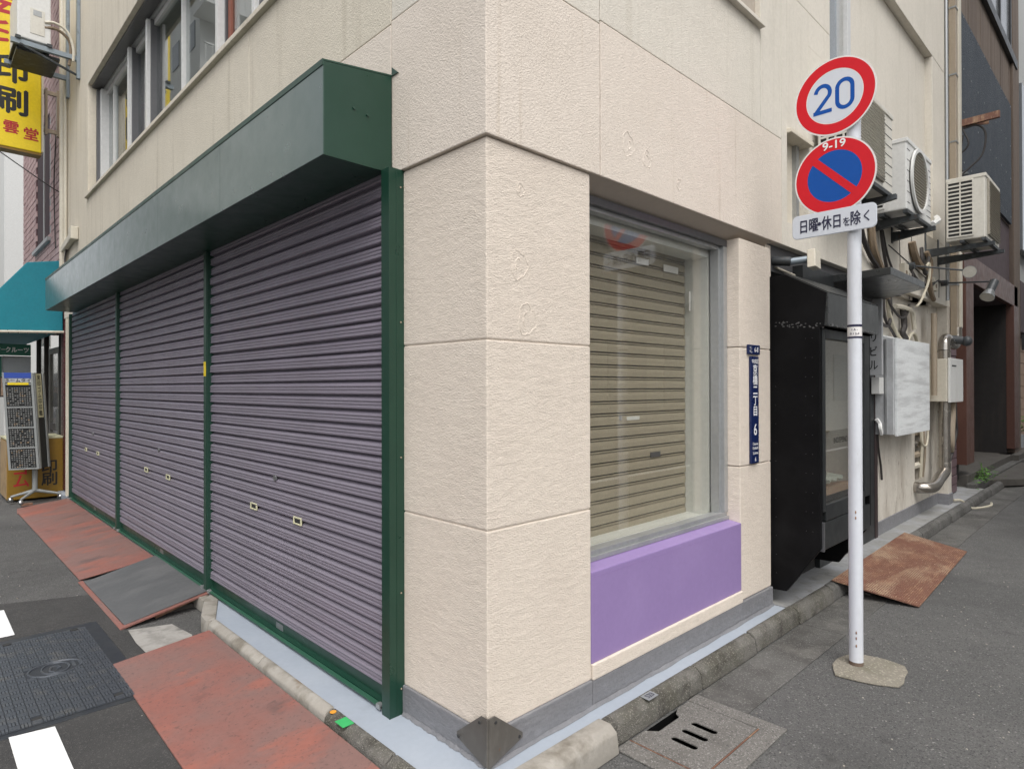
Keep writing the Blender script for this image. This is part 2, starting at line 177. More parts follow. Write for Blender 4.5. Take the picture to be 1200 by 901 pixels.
# ------------------------------------------------------------ geometry helpers
BASE = {}
class G:
    def __init__(s): s.v = []; s.f = []; s.mi = []; s.m = 0
    def add(s, vs, fs):
        o = len(s.v); s.v += [tuple(x) for x in vs]
        for f in fs: s.f.append([i + o for i in f]); s.mi.append(s.m)
        return s
    def box(s, x0, y0, z0, x1, y1, z1):
        v = [(x, y, z) for x in (x0, x1) for y in (y0, y1) for z in (z0, z1)]
        return s.add(v, [(0, 1, 3, 2), (4, 6, 7, 5), (0, 4, 5, 1), (2, 3, 7, 6), (0, 2, 6, 4), (1, 5, 7, 3)])
    def prism(s, poly, vec):
        n = len(poly); vec = Vector(vec); a = [Vector(p) for p in poly]
        return s.add(a + [p + vec for p in a], [list(range(n))[::-1], list(range(n, 2 * n))] + [(i, (i + 1) % n, n + (i + 1) % n, n + i) for i in range(n)])
    def poly(s, pts): return s.add(pts, [list(range(len(pts)))])
    def tube(s, pts, r, n=8, r1=None):
        P = [Vector(p) for p in pts]; k = len(P); vs = []; ref = None
        for i, p in enumerate(P):
            d = (P[min(i + 1, k - 1)] - P[max(i - 1, 0)]).normalized()
            if ref is None: ref = d.orthogonal().normalized()
            ref = (ref - d * ref.dot(d)).normalized(); q = d.cross(ref)
            rr = r if r1 is None else r + (r1 - r) * i / (k - 1)
            vs += [p + (ref * cos(2 * pi * j / n) + q * sin(2 * pi * j / n)) * rr for j in range(n)]
        fs = [(i * n + j, i * n + (j + 1) % n, (i + 1) * n + (j + 1) % n, (i + 1) * n + j) for i in range(k - 1) for j in range(n)]
        return s.add(vs, fs + [list(range(n))[::-1], list(range((k - 1) * n, k * n))])
    def curve(s, pts, r, n=7, sub=6):
        P = [Vector(p) for p in pts]; P = [P[0] * 2 - P[1]] + P + [P[-1] * 2 - P[-2]]; o = []
        for i in range(1, len(P) - 2):
            a, b, c, d = P[i - 1:i + 3]
            for k in range(sub):
                t = k / sub; o.append(0.5 * ((2 * b) + (c - a) * t + (2 * a - 5 * b + 4 * c - d) * t * t + (3 * b - a - 3 * c + d) * t ** 3))
        return s.tube(o + [P[-2]], r, n)
    def ring(s, c, ax, r0, r1, h, n=40):     # annulus of thickness h; r0 = 0 gives a disc
        c = Vector(c); ax = Vector(ax).normalized(); a = ax.orthogonal().normalized(); b = ax.cross(a)
        circ = lambda r, k: [c + ax * k + (a * cos(2 * pi * j / n) + b * sin(2 * pi * j / n)) * r for j in range(n)]
        if r0 <= 0: return s.prism(circ(r1, 0), ax * h)
        v = circ(r0, 0) + circ(r1, 0) + circ(r1, h) + circ(r0, h)
        return s.add(v, [(k * n + j, k * n + (j + 1) % n, ((k + 1) % 4) * n + (j + 1) % n, ((k + 1) % 4) * n + j) for k in range(4) for j in range(n)])
    def ball(s, c, r, n=10, m=6):
        r = r if isinstance(r, tuple) else (r, r, r); vs = []; fs = []
        for i in range(1, m):
            t = pi * i / m
            vs += [(c[0] + r[0] * sin(t) * cos(2 * pi * j / n), c[1] + r[1] * sin(t) * sin(2 * pi * j / n), c[2] + r[2] * cos(t)) for j in range(n)]
        vs += [(c[0], c[1], c[2] + r[2]), (c[0], c[1], c[2] - r[2])]; T = (m - 1) * n
        for i in range(m - 2): fs += [(i * n + j, (i + 1) * n + j, (i + 1) * n + (j + 1) % n, i * n + (j + 1) % n) for j in range(n)]
        fs += [(T, j, (j + 1) % n) for j in range(n)] + [(T + 1, (m - 2) * n + (j + 1) % n, (m - 2) * n + j) for j in range(n)]
        return s.add(vs, fs)
    def stroke(s, pts, w, org, R, Up, h=.0012):   # flat ribbon with round ends lying on a plane
        org, R, Up = Vector(org), Vector(R), Vector(Up); nn = R.cross(Up)
        P = [Vector((p[0], p[1], 0)) for p in pts]
        L_, R_ = [], []
        for i, p in enumerate(P):
            d0 = (P[i] - P[i - 1]).normalized() if i else (P[1] - P[0]).normalized()
            d1 = (P[i + 1] - P[i]).normalized() if i < len(P) - 1 else d0
            d = (d0 + d1).normalized(); k = 1 / max(.5, d.dot(d0)); q = Vector((-d.y, d.x, 0)) * w / 2 * k
            L_.append(p + q); R_.append(p - q)
        W_ = lambda p: org + R * p.x + Up * p.y + nn * h
        n = len(P); v = [W_(p) for p in L_] + [W_(p) for p in R_]
        return s.add(v, [(i, i + 1, n + i + 1, n + i) for i in range(n - 1)])
    def text(s, body, size, org, R, Up, bold=0.0, sx=1.0, h=.0012, vertical=False, step=None):
        org, R, Up = Vector(org), Vector(R).normalized(), Vector(Up).normalized(); nn = R.cross(Up)
        chars = list(body) if vertical else [body]
        for i, ch in enumerate(chars):
            if not ch.strip(): continue
            c = bpy.data.curves.new('lettering', 'FONT'); c.body = ch; c.size = size; c.resolution_u = 3
            o = bpy.data.objects.new('lettering', c); COL.objects.link(o)
            me = bpy.data.meshes.new_from_object(o.evaluated_get(bpy.context.evaluated_depsgraph_get()))
            bpy.data.objects.remove(o); bpy.data.curves.remove(c)
            if not len(me.vertices): continue
            xs = [v.co.x for v in me.vertices]; ys = [v.co.y for v in me.vertices]
            cx, cy = (min(xs) + max(xs)) / 2, (min(ys) + max(ys)) / 2
            off = Up * (-(i - (len(chars) - 1) / 2) * (step or size)) if vertical else Vector()
            shifts = [(0, 0)] if bold <= 0 else [(-1, 0), (1, 0), (0, 1), (0, -1)]
            for k, (ax_, ay_) in enumerate(shifts):
                s.add([org + off + R * ((v.co.x - cx) * sx + ax_ * bold * size) + Up * (v.co.y - cy + ay_ * bold * size) + nn * (h + k * .00012) for v in me.vertices], [list(p.vertices) for p in me.polygons])
            bpy.data.meshes.remove(me)
        return s
    def mesh(s, name, mats, base=Vector(), smooth=None, bevel=0, fix=True):
        me = bpy.data.meshes.new(name); b = Vector(base)
        me.from_pydata([Vector(p) - b for p in s.v], [], s.f)
        mats = mats if isinstance(mats, (list, tuple)) else [mats]
        for m in mats: me.materials.append(m)
        if len(mats) > 1: me.polygons.foreach_set('material_index', s.mi)
        if fix or bevel:
            bm = bmesh.new(); bm.from_mesh(me)
            if fix: bmesh.ops.recalc_face_normals(bm, faces=bm.faces)
            if bevel:
                es = [e for e in bm.edges if len(e.link_faces) == 2 and e.calc_face_angle(0) > radians(30)]
                bmesh.ops.bevel(bm, geom=es, offset=bevel, segments=2, profile=.6, affect='EDGES', clamp_overlap=True)
            bm.to_mesh(me); bm.free()
        if smooth:
            me.polygons.foreach_set('use_smooth', [True] * len(me.polygons)); me.set_sharp_from_angle(angle=radians(smooth))
        me.update(); return me
    def part(s, name, mats, parent, smooth=None, bevel=0, fix=True, label=None, stuff=False):
        p = parent
        while p.parent: p = p.parent
        o = bpy.data.objects.new(name, s.mesh(name, mats, BASE[p.name], smooth, bevel, fix)); COL.objects.link(o); o.parent = parent
        if label: o['label'] = label
        if stuff: o['kind'] = 'stuff'
        return o
    def solo(s, name, mats, base, label, cat, group=None, smooth=None, bevel=0):
        o = bpy.data.objects.new(name, s.mesh(name, mats, base, smooth, bevel)); COL.objects.link(o); o.location = base
        BASE[o.name] = Vector(base); tag(o, label, cat, group); return o
    def ground(s, name, mats, smooth=None, bevel=0):
        o = bpy.data.objects.new(name, s.mesh(name, mats, (0, 0, 0), smooth, bevel)); COL.objects.link(o); o['kind'] = 'structure'; BASE[o.name] = Vector(); return o
def tag(o, label, cat, group=None):
    o['label'] = label; o['category'] = cat
    if group: o['group'] = group
def thing(name, label, cat, loc, group=None):
    o = bpy.data.objects.new(name, None); COL.objects.link(o); o.location = loc; o.empty_display_size = .1
    BASE[o.name] = Vector(loc); tag(o, label, cat, group); return o
def dup(root, loc, label, dz=0):
    r = root.copy(); COL.objects.link(r); r.location = loc; r['label'] = label; BASE[r.name] = Vector(loc)
    for c in root.children:
        d = c.copy(); COL.objects.link(d); d.parent = r
        for e in c.children:
            k = e.copy(); COL.objects.link(k); k.parent = d
    return r
def clone(o, parent, loc):
    c = o.copy(); COL.objects.link(c); c.parent = parent; c.location = loc; return c
X_, Y_, Z_ = Vector((1, 0, 0)), Vector((0, 1, 0)), Vector((0, 0, 1))

# ============================================================ GROUND
g = G()
for (xa, xb, ya, yb) in ((-60, .657, -60, 60), (1.13, 60, -60, 60), (.657, 1.13, -60, -.508), (.657, 1.13, -.168, 60)): g.poly([(xa, ya, 0), (xb, ya, 0), (xb, yb, 0), (xa, yb, 0)])
g.ground('road', asph)
G().poly([(-4, .35, .004), (-.335, .35, .004), (-.335, 1.9, .004), (-.565, 2.75, .004), (-.575, 3.66, .004), (-1.08, 3.87, .004), (-4, 4.05, .004)]).ground('asphalt_patch', asph_dk)
G().poly([(-.56, 2.70, .008), (-.335, 2.62, .008), (-.30, 2.35, .008), (-.33, 2.19, .008), (-.57, 2.19, .008), (-.575, 2.45, .008)]).ground('concrete_patch', patch_m)
# slab under the building: one raised sheet that follows the kerbs
G().prism([(-.2, -.09, .004), (9, -.09, .004), (9, 12, .004), (-.06, 12, .004), (-.06, 2.72, .004), (-.2, 2.34, .004)], (0, 0, .094)).ground('pavement', slab_m)
G().prism([(2.46, -.088, .098), (9, -.088, .098), (9, .2, .098), (2.46, .2, .098)], (0, 0, .006)).ground('concrete_threshold', conc_floor)
# kerbs
kr = G().box(-.27, -.17, .002, -.262, -.1, .02).ground('kerb', kerb_mo)
def kerb_x(x0, x1, y0, y1, zt, m, bv=.02):
    G().prism([(x0, y0, .003), (x0, y1, .003), (x0, y1, zt), (x0, y0 + .045, zt), (x0, y0 + .012, zt - .025)], (x1 - x0 - .006, 0, 0)).part('kerb_stone', m, kr, 40, .008)
for i, x in enumerate([.56, 1.29, 1.90, 2.50, 3.10, 3.70, 4.30, 4.90, 5.50, 6.10, 6.70, 7.30, 7.90, 8.50, 9.10, 9.70, 10.3, 10.9, 11.5]):
    nx = [.56, 1.29][i] if False else (1.29 if i == 0 else x + .6)
    j = random.uniform(-.006, .006)
    kerb_x(x, nx, -.158 + j, -.088, .106 + j * .6, kerb_mo if x < 2.6 else gutter_m)
kerb_x(-.16, .555, -.195, -.088, .112, kerb_lt)
def kerb_y(y0, y1, x0, x1, zt, m):
    G().prism([(x0, y0, .003), (x1, y0, .003), (x1, y0, zt), (x0 + .04, y0, zt), (x0 + .012, y0, zt - .022)], (0, y1 - y0 - .006, 0)).part('kerb_stone', m, kr, 40, .008)
kerb_y(-.17, .30, -.262, -.198, .106, kerb_mo); kerb_y(.30, .78, -.262, -.198, .106, kerb_mo); kerb_y(.78, 1.50, -.258, -.198, .108, kerb_lt); kerb_y(1.50, 2.24, -.256, -.198, .108, kerb_lt)
G().prism([(-.256, 2.24, .003), (-.198, 2.24, .003), (-.06, 2.6, .003), (-.06, 2.74, .003), (-.13, 2.66, .003), (-.245, 2.36, .003)], (0, 0, .104)).part('kerb_stone', kerb_lt, kr, 40, .01)
G().prism([(-.13, 2.67, .003), (-.06, 2.75, .003), (-.06, 3.3, .003), (-.13, 3.3, .003)], (0, 0, .09)).part('kerb_stone', kerb_lt, kr, 40, .01)
# gutter apron on the right street, in cast lengths
ga = G().box(1.21, -.40, .001, 12, -.165, .003).ground('gutter', gutter_m)
x = 1.215
while x < 11.5:
    n = x + random.choice([1.1, 1.3, 1.5]); G().box(x, -.165 - .25 - random.uniform(0, .03), .002, n - .004, -.165, .0055).part('gutter_slab', gutter_m, ga, bevel=.002); x = n
# white line dashes on the left street
for (y0, y1, xa, xb) in ((.2, 1.70, -1.228, -1.07), (3.1, 3.72, -1.225, -1.07), (5.1, 6.4, -1.225, -1.07), (7.8, 9.1, -1.225, -1.07)):
    G().poly([(xa, y0, .008), (xb, y0, .008), (xb, y1 - .03, .008), (xa, y1, .008)]).ground('road_marking', white_road)
G().poly([(3, -4.2, .008), (30, -4.2, .008), (30, -4.06, .008), (3, -4.06, .008)]).ground('road_marking', white_road)
# loose grit and small stones on the road
g = G()
for _ in range(420):
    if random.random() < .7: px, py = random.uniform(.3, 5), random.uniform(-2.2, -.18)
    else: px, py = random.uniform(-2.2, -.6), random.uniform(1, 7)
    r = random.uniform(.002, .0055); g.ball((px, py, r * .5), (r * random.uniform(.8, 1.5), r, r * .7), 5, 3)
o = g.solo('loose_grit', [kerb_lt], (0, 0, 0), 'scattered pale grit on the asphalt road', 'grit'); o['kind'] = 'stuff'

# ============================================================ CORNER BUILDING
B = thing('corner_building', 'cream stucco corner building with green shutter canopy and lilac window base', 'building', (0, 0, 0))
PW = -.014   # beam faces stand proud of the pillar
# pillar in three lifts, joints recessed
for (z0, z1) in ((.222, .9645), (.9685, 1.677), (1.681, 2.43)):
    g = G().box(0, 0, z0, .608, .565, z1); g.part('wall_panel', cream, B, bevel=.006)
G().box(.005, .005, .1, .60, .56, 2.434).part('pillar_core', cream, B)
G().box(2.032, .006, .222, 2.455, .5, 1.02).part('wall_panel', cream, B, bevel=.006)
G().box(2.032, .006, 1.024, 2.455, .5, 1.735).part('wall_panel', cream, B, bevel=.006)
G().box(2.032, .006, 1.739, 2.455, .5, 2.39).part('wall_panel', cream, B, bevel=.006)
G().box(2.44, .03, .1, 2.52, .4, 2.42).part('wall_strip', cream, B)
# skirting
G().box(-.010, -.010, .09, .607, .565, .222).part('skirting', skirt, B, bevel=.006)
G().box(.611, -.008, .09, 2.452, .3, .219).part('skirting', skirt, B, bevel=.006)
g = G()
for (a, b) in (((-.01, .53), (-.01, -.012)), ((-.012, -.01), (2.45, -.01))):
    n = 60; d = Vector((b[0] - a[0], b[1] - a[1], 0)); nrm = Vector((-1, 0, 0)) if abs(d.y) > abs(d.x) else Vector((0, -1, 0))
    vs = []
    for i in range(n + 1):
        p = Vector((a[0], a[1], 0)) + d * i / n; w = .008 + .004 * random.random() + .003 * sin(i * .7)
        vs += [p + Z_ * (.112 + .006 * random.random()) + nrm * .001, p + nrm * w + Z_ * .0995, p - nrm * .005 + Z_ * .0995]
    g.add(vs, [(3 * i + k, 3 * i + 3 + k, 3 * i + 3 + (k + 1) % 3, 3 * i + (k + 1) % 3) for i in range(n) for k in range(3)])
g.part('mortar_fillet', skirt, B, 60)
# window base: cream ledge, lilac block
G().box(.611, -.011, .219, 2.030, .3, .287).part('ledge', cream, B, bevel=.006)
G().prism([(.611, .0, .287), (.611, .0, .688), (.611, .105, .702), (.611, .3, .702), (.611, .3, .287)], (1.420, 0, 0)).part('window_base', purple, B, bevel=.005)
g = G().box(.612, -.0006, .664, 1.35, .001, .6655); g.box(1.36, -.0006, .662, 2.02, .001, .6632); g.part('paint_ridge', purple, B)
# soffit above the window (slopes down to the frame)
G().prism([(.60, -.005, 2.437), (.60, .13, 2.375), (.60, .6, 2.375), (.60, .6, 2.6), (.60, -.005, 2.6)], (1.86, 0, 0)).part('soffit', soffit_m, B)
# display window
wf = G().box(.62, .09, .7, 2.03, .15, .745).part('display_window', alu, B, bevel=.003)
G().box(.615, .08, .7, .66, .15, 2.38).part('window_frame', alu, wf, bevel=.003)
G().box(1.985, .083, .745, 2.030, .15, 2.345).part('window_frame', alu, wf, bevel=.003); G().box(1.960, .105, .745, 1.985, .157, 2.325).part('window_frame', alu, wf)
G().box(.62, .083, 2.345, 2.030, .15, 2.385).part('window_frame', alu_dk, wf, bevel=.003); G().box(.66, .108, 2.325, 1.985, .157, 2.345).part('window_frame', alu, wf)
G().box(.62, .075, .700, 2.028, .09, .722).part('window_frame', alu, wf, bevel=.003)
G().box(.66, .158, .745, 1.985, .164, 2.345).part('window_pane', pane_m, wf)
G().box(.6, .165, .66, 2.1, .34, .72).part('inner_sill', jamb_m, wf)
G().box(1.955, .17, .72, 2.0, .33, 2.4).part('inner_jamb', jamb_m, wf); G().box(.60, .17, .72, .65, .33, 2.4).part('inner_jamb', jamb_m, wf)
G().box(.6, .17, 2.285, 1.955, .30, 2.375).part('inner_head', jamb_m, wf)
g = G(); g.box(1.935, .285, 1.97, 1.952, .289, 2.09); g.box(1.42, .316, 2.20, 1.54, .319, 2.235); g.box(1.70, .316, 2.19, 1.86, .319, 2.23); g.part('paper_tag', paper, wf)
ish = G().box(.62, .338, .70, 1.955, .345, 2.33).part('inner_shutter', dark_gap, B)
p = .0655; pts = [(.340, 0), (.340, .035), (.325, .09), (.323, .5), (.325, .77), (.337, .81), (.337, .845), (.325, .875), (.326, .955), (.340, .985), (.340, 1.0)]
sm = G().add([(x, y, z * p) for x in (.63, 1.953) for (y, z) in pts], [(i, i + 1, len(pts) + i + 1, len(pts) + i) for i in range(len(pts) - 1)]).mesh('slat', beige_sh, fix=True)
for k in range(25):
    o = bpy.data.objects.new('slat', sm); COL.objects.link(o); o.parent = ish; o.location = (0, random.uniform(-.0012, .0012), .70 + k * p)
g = G().box(1.56, .318, 1.09, 1.66, .3245, 1.12); g.part('handle', alu_dk, ish)
g = G().ring((1.27, .3245, 1.33), (0, -1, 0), 0, .013, .006, 14); g.part('lock', alu, ish)
g = G().box(1.33, .321, 1.315, 1.45, .3235, 1.335); g.part('old_tape', jamb_m, ish)
# ---- upper storey, left face
def panel(x0, y0, z0, x1, y1, z1, m): G().box(x0, y0, z0, x1, y1, z1).part('wall_panel', m, B, bevel=.004)
panel(PW, PW, 2.437, .664, .609, 3.108, band_m)
panel(PW, .613, 2.437, .35, 8.55, 3.096, band_m)
panel(.669, PW, 2.437, 2.596, .35, 3.126, band_m); panel(2.600, PW, 2.437, 2.685, .35, 4.16, beige_r); panel(2.685, PW + .001, 2.437, 3.06, .35, 2.6, beige_r); panel(3.06, PW, 2.437, 4.018, .35, 3.918, beige_r); panel(4.022, PW + .001, 2.437, 7.46, .35, 3.126, beige_r); panel(2.687, PW + .001, 3.2, 3.058, .35, 4.16, beige_r)
panel(PW + .001, PW + .001, 3.112, .664, .609, 7.4, beige_r)
panel(PW + .001, .613, 3.100, .35, 2.2, 3.735, beige); panel(PW + .001, 2.205, 3.100, .35, 7.02, 3.735, beige)
panel(PW + .001, 7.03, 3.100, .35, 8.55, 7.4, beige)
panel(PW + .001, .614, 3.74, .35, 1.28, 7.4, beige)
panel(PW, 1.285, 5.08, .35, 7.025, 7.4, beige)
G().box(.02, .02, 2.44, 2.6, .34, 7.38).part('wall_core', groove_m, B); G().box(2.6, .13, 2.44, 7.4, .34, 7.38).part('wall_core', groove_m, B); G().box(.02, .34, 2.44, .3, 8.5, 3.72).part('wall_core', groove_m, B)
G().box(-.045, 1.25, 3.735, .2, 7.06, 3.768).part('window_sill', beige, B, bevel=.004)
# window band
W2 = G().box(.13, 1.28, 3.768, .22, 7.03, 3.80).part('window_band', alu, B)
G().box(.13, 1.28, 5.03, .22, 7.03, 5.08).part('window_frame', alu, W2)
G().box(.03, 1.28, 5.052, .13, 7.03, 5.079).part('window_head', alu_dk, W2)
for (y_, w, xa, m) in ((7.03, .05, .07, alu_dk), (6.98, .07, .10, alu_lt), (6.62, .022, .16, alu_lt), (5.71, .05, .10, alu_lt), (5.66, .02, .13, alu_dk), (5.02, .05, .10, alu_lt), (4.97, .02, .13, alu_dk), (4.10, .022, .15, alu_lt),
                      (3.13, .05, .10, alu_lt), (3.08, .02, .15, alu_dk), (3.05, .05, .165, wood_mat), (2.45, .05, .10, alu_lt), (2.40, .02, .13, alu_dk), (1.34, .06, .12, alu_lt)):
    G().box(xa, y_ - w, 3.80, .21, y_, 5.03).part('mullion', m, W2, bevel=.002)
for (ya, yb, xx) in ((5.71, 6.91, .18), (5.02, 5.66, .185), (3.13, 4.97, .18), (1.34, 3.08, .18)):
    G().box(xx, ya, 3.80, xx + .006, yb, 5.03).part('window_pane', pane_up, W2)
    G().box(xx - .02, ya, 3.80, xx + .02, yb, 3.85).part('window_frame', alu_lt, W2); G().box(xx - .02, ya, 4.98, xx + .02, yb, 5.03).part('window_frame', alu_lt, W2)
# room behind the upper windows
g = G(); g.box(.9, .7, 3.7, .95, 7.2, 7.2); g.box(.21, .7, 5.1, .9, 7.2, 5.2); g.box(.21, .7, 3.68, .9, 7.2, 3.72); g.part('room_wall', room_grey, B)
g = G(); g.box(.45, 5.8, 3.8, .5, 6.5, 4.5); g.box(.40, 4.4, 3.8, .45, 4.75, 4.25); g.part('room_notice', yel_paint, B)
# ---- right face, upper storey
panel(.669, PW + .001, 3.130, 2.285, .35, 3.735, beige_r); panel(2.289, PW + .001, 3.130, 2.597, .35, 4.16, beige_r)
G().box(.60, -.05, 3.728, 2.28, .2, 3.752).part('window_sill', beige_r, B, bevel=.003)
panel(2.289, PW + .002, 4.164, 3.49, .35, 7.4, beige_r)
uw = G().box(.9, .08, 3.752, 2.28, .14, 3.80).part('upper_window', alu, B)
G().box(2.2, .08, 3.80, 2.28, .14, 5.0).part('window_frame', alu, uw); G().box(.9, .10, 3.80, 2.2, .106, 5.0).part('window_pane', pane_up, uw); G().box(.9, .2, 3.8, 2.28, .22, 5.0).part('curtain', curtain, uw)
# tall side window with its frame
sw = G().box(3.50, .0, 3.92, 4.08, .10, 3.97).part('side_window', alu, B)
for (xa, xb, ya, m) in ((3.925, 3.97, .0, alu_lt), (3.97, 3.995, .03, alu_dk), (3.995, 4.045, .015, alu_lt), (4.045, 4.08, .04, alu)): G().box(xa, ya, 3.97, xb, .10, 5.3).part('window_frame', m, sw, bevel=.003)
G().box(3.50, .032, 3.97, 3.925, .038, 5.3).part('window_pane', pane_m, sw); G().box(3.5, .085, 3.97, 3.925, .098, 5.3).part('curtain', curtain, sw)
panel(4.082, .06, 3.130, 6.62, .35, 5.16, beige_r)             # recessed field under the beam
panel(4.024, PW + .002, 5.165, 7.46, .35, 7.4, beige_r)
panel(6.62, PW + .002, 3.130, 7.46, .35, 5.16, beige_r)
panel(4.02, PW + .001, 3.127, 6.62, .33, 3.1295, beige_r)
# small blocked opening behind the sign
nb = G().box(2.685, .06, 2.6, 3.06, .1, 3.2).part('blocked_window', beige, B)
G().box(2.68, -.045, 3.195, 3.07, .06, 3.225).part('drip_hood', beige, nb, bevel=.004); G().box(2.95, .03, 2.6, 3.0, .06, 3.195).part('window_frame', alu, nb)
panel(3.062, PW + .002, 3.92, 3.49, .35, 4.16, beige_r)
# lower wall right of the display case: set back, dirty white
G().box(4.9, .10, .1, 6.30, .4, 2.45).part('wall_panel', dirty_wall, B, bevel=.004)
G().box(6.62, .10, .1, 7.28, .4, 2.45).part('wall_panel', dirty_wall, B, bevel=.004); G().box(6.3, .10, 1.12, 6.62, .4, 2.45).part('wall_panel', dirty_wall, B)
G().box(6.3, .10, .1, 6.62, .4, .46).part('wall_panel', dirty_wall, B); G().box(6.28, .3, .4, 6.66, .42, 1.2).part('niche_back', dark_room, B)
G().box(7.28, -.01, .1, 7.46, .4, 2.44).part('wall_pier', dirty_wall, B, bevel=.004)
G().box(2.5, .12, .1, 4.9, .4, 2.45).part('wall_panel', dark_room, B)
G().box(4.88, .088, .10, 7.28, .3, .23).part('skirting', skirt, B, bevel=.005); G().box(7.26, -.022, .10, 7.474, .3, .23).part('skirting', skirt, B, bevel=.005)
G().box(2.47, .04, 2.26, 4.9, .3, 2.435).part('head_board', alu_dk, B)
g = G()
for i in range(14):
    a = random.uniform(5.0, 7.1); g.box(a, .05, 2.40, a + random.uniform(.1, .4), .1, 2.436)
g.part('broken_edge', dirty_wall, B)
# drip rail and hairline cracks / joint lines on the far wall
g = G()
for (xx, z0, z1) in ((5.30, 2.46, 2.9), (5.72, 2.46, 3.05), (6.3, 2.46, 3.05), (6.85, 2.5, 3.0)):
    g.tube([(xx, PW - .001, z0), (xx + .02, PW - .001, (z0 + z1) / 2), (xx, PW - .001, z1)], .004, 5)
g.tube([(4.95, PW, 2.80), (5.7, PW, 2.72), (6.6, PW, 2.62)], .006, 5); g.part('wall_crack', cable_d, B)
# plaster repair swirls
def swirl(fx, fz, r, left=False, y=0.0):
    g = G(); pts = []
    for k in range(23):
        a = k / 22 * 2 * pi * .97 + fx * 5; rr = r * (1 + .12 * sin(3 * a + fx * 9) + .07 * sin(7 * a + fz * 20)); u_, w_ = rr * .8 * cos(a), rr * sin(a)
        pts.append((y - .001, -fx + u_, fz + w_) if left else (fx + u_, y - .001, fz + w_))
    g.tube([tuple(Vector(q) + (X_ if left else Y_) * .0036) for q in pts], .0046, 5); pts2 = [tuple(Vector(q) * .45 + Vector((fx, y - .001, fz)) * .55) for q in pts] if not left else pts[:5]
    g.tube([tuple(Vector(q) + (X_ if left else Y_) * .0026) for q in pts2[2:12]], .0040, 5); g.part('plaster_patch', band_m if fz > 2.4 else cream, B, 60)
swirl(.875, 2.63, .055, y=PW); swirl(1.03, 2.60, .04, y=PW); swirl(1.32, 2.545, .028, y=PW); swirl(.215, 1.765, .06); swirl(.17, 1.975, .055); swirl(.18, 2.27, .026)
# ---- green shutter canopy (box over the shutters)
cn = G().prism([(-.34, .60, 2.437), (-.34, .60, 2.815), (-.018, .60, 2.86), (-.018, .60, 2.44), (-.10, .60, 2.436)], (0, 6.99, 0)).part('shutter_canopy', green, B, bevel=.002)
g = G()
yy = .599
for i in range(6):
    n = 7.59 if i == 5 else yy + (1.0 if i == 0 else 1.2); g.prism([(-.346, yy, 2.797), (-.346, yy, 2.822), (-.017, yy, 2.868), (-.017, yy, 2.861), (-.338, yy, 2.8165), (-.338, yy, 2.797)], (0, n - yy - .006, 0)); yy = n
g.part('canopy_cap', green_dk, cn)
g = G()
yy = .6012
for y in (1.75, 2.9, 4.1, 5.3, 6.5, 7.589): G().box(-.343, yy, 2.438, -.339, y - .003, 2.814).part('front_sheet', sheen_gr, cn); g.box(-.3425, y - .003, 2.44, -.339, y, 2.80); yy = y
g.part('canopy_seam', green_dk, cn)
for (xx, zz) in ((-.205, 2.665), (-.14, 2.655)): G().ring((xx, .60, zz), (0, -1, 0), 0, .006, .006, 10).part('rivet', green_dk, cn)
g = G().box(-.338, 7.588, 2.44, -.02, 7.6, 2.80); g.part('canopy_end', green, cn)
G().prism([(-.02, .598, 2.862), (-.02, .55, 2.862), (-.02, .598, 2.90)], (.006, 0, 0)).part('flashing', green_dk, cn)
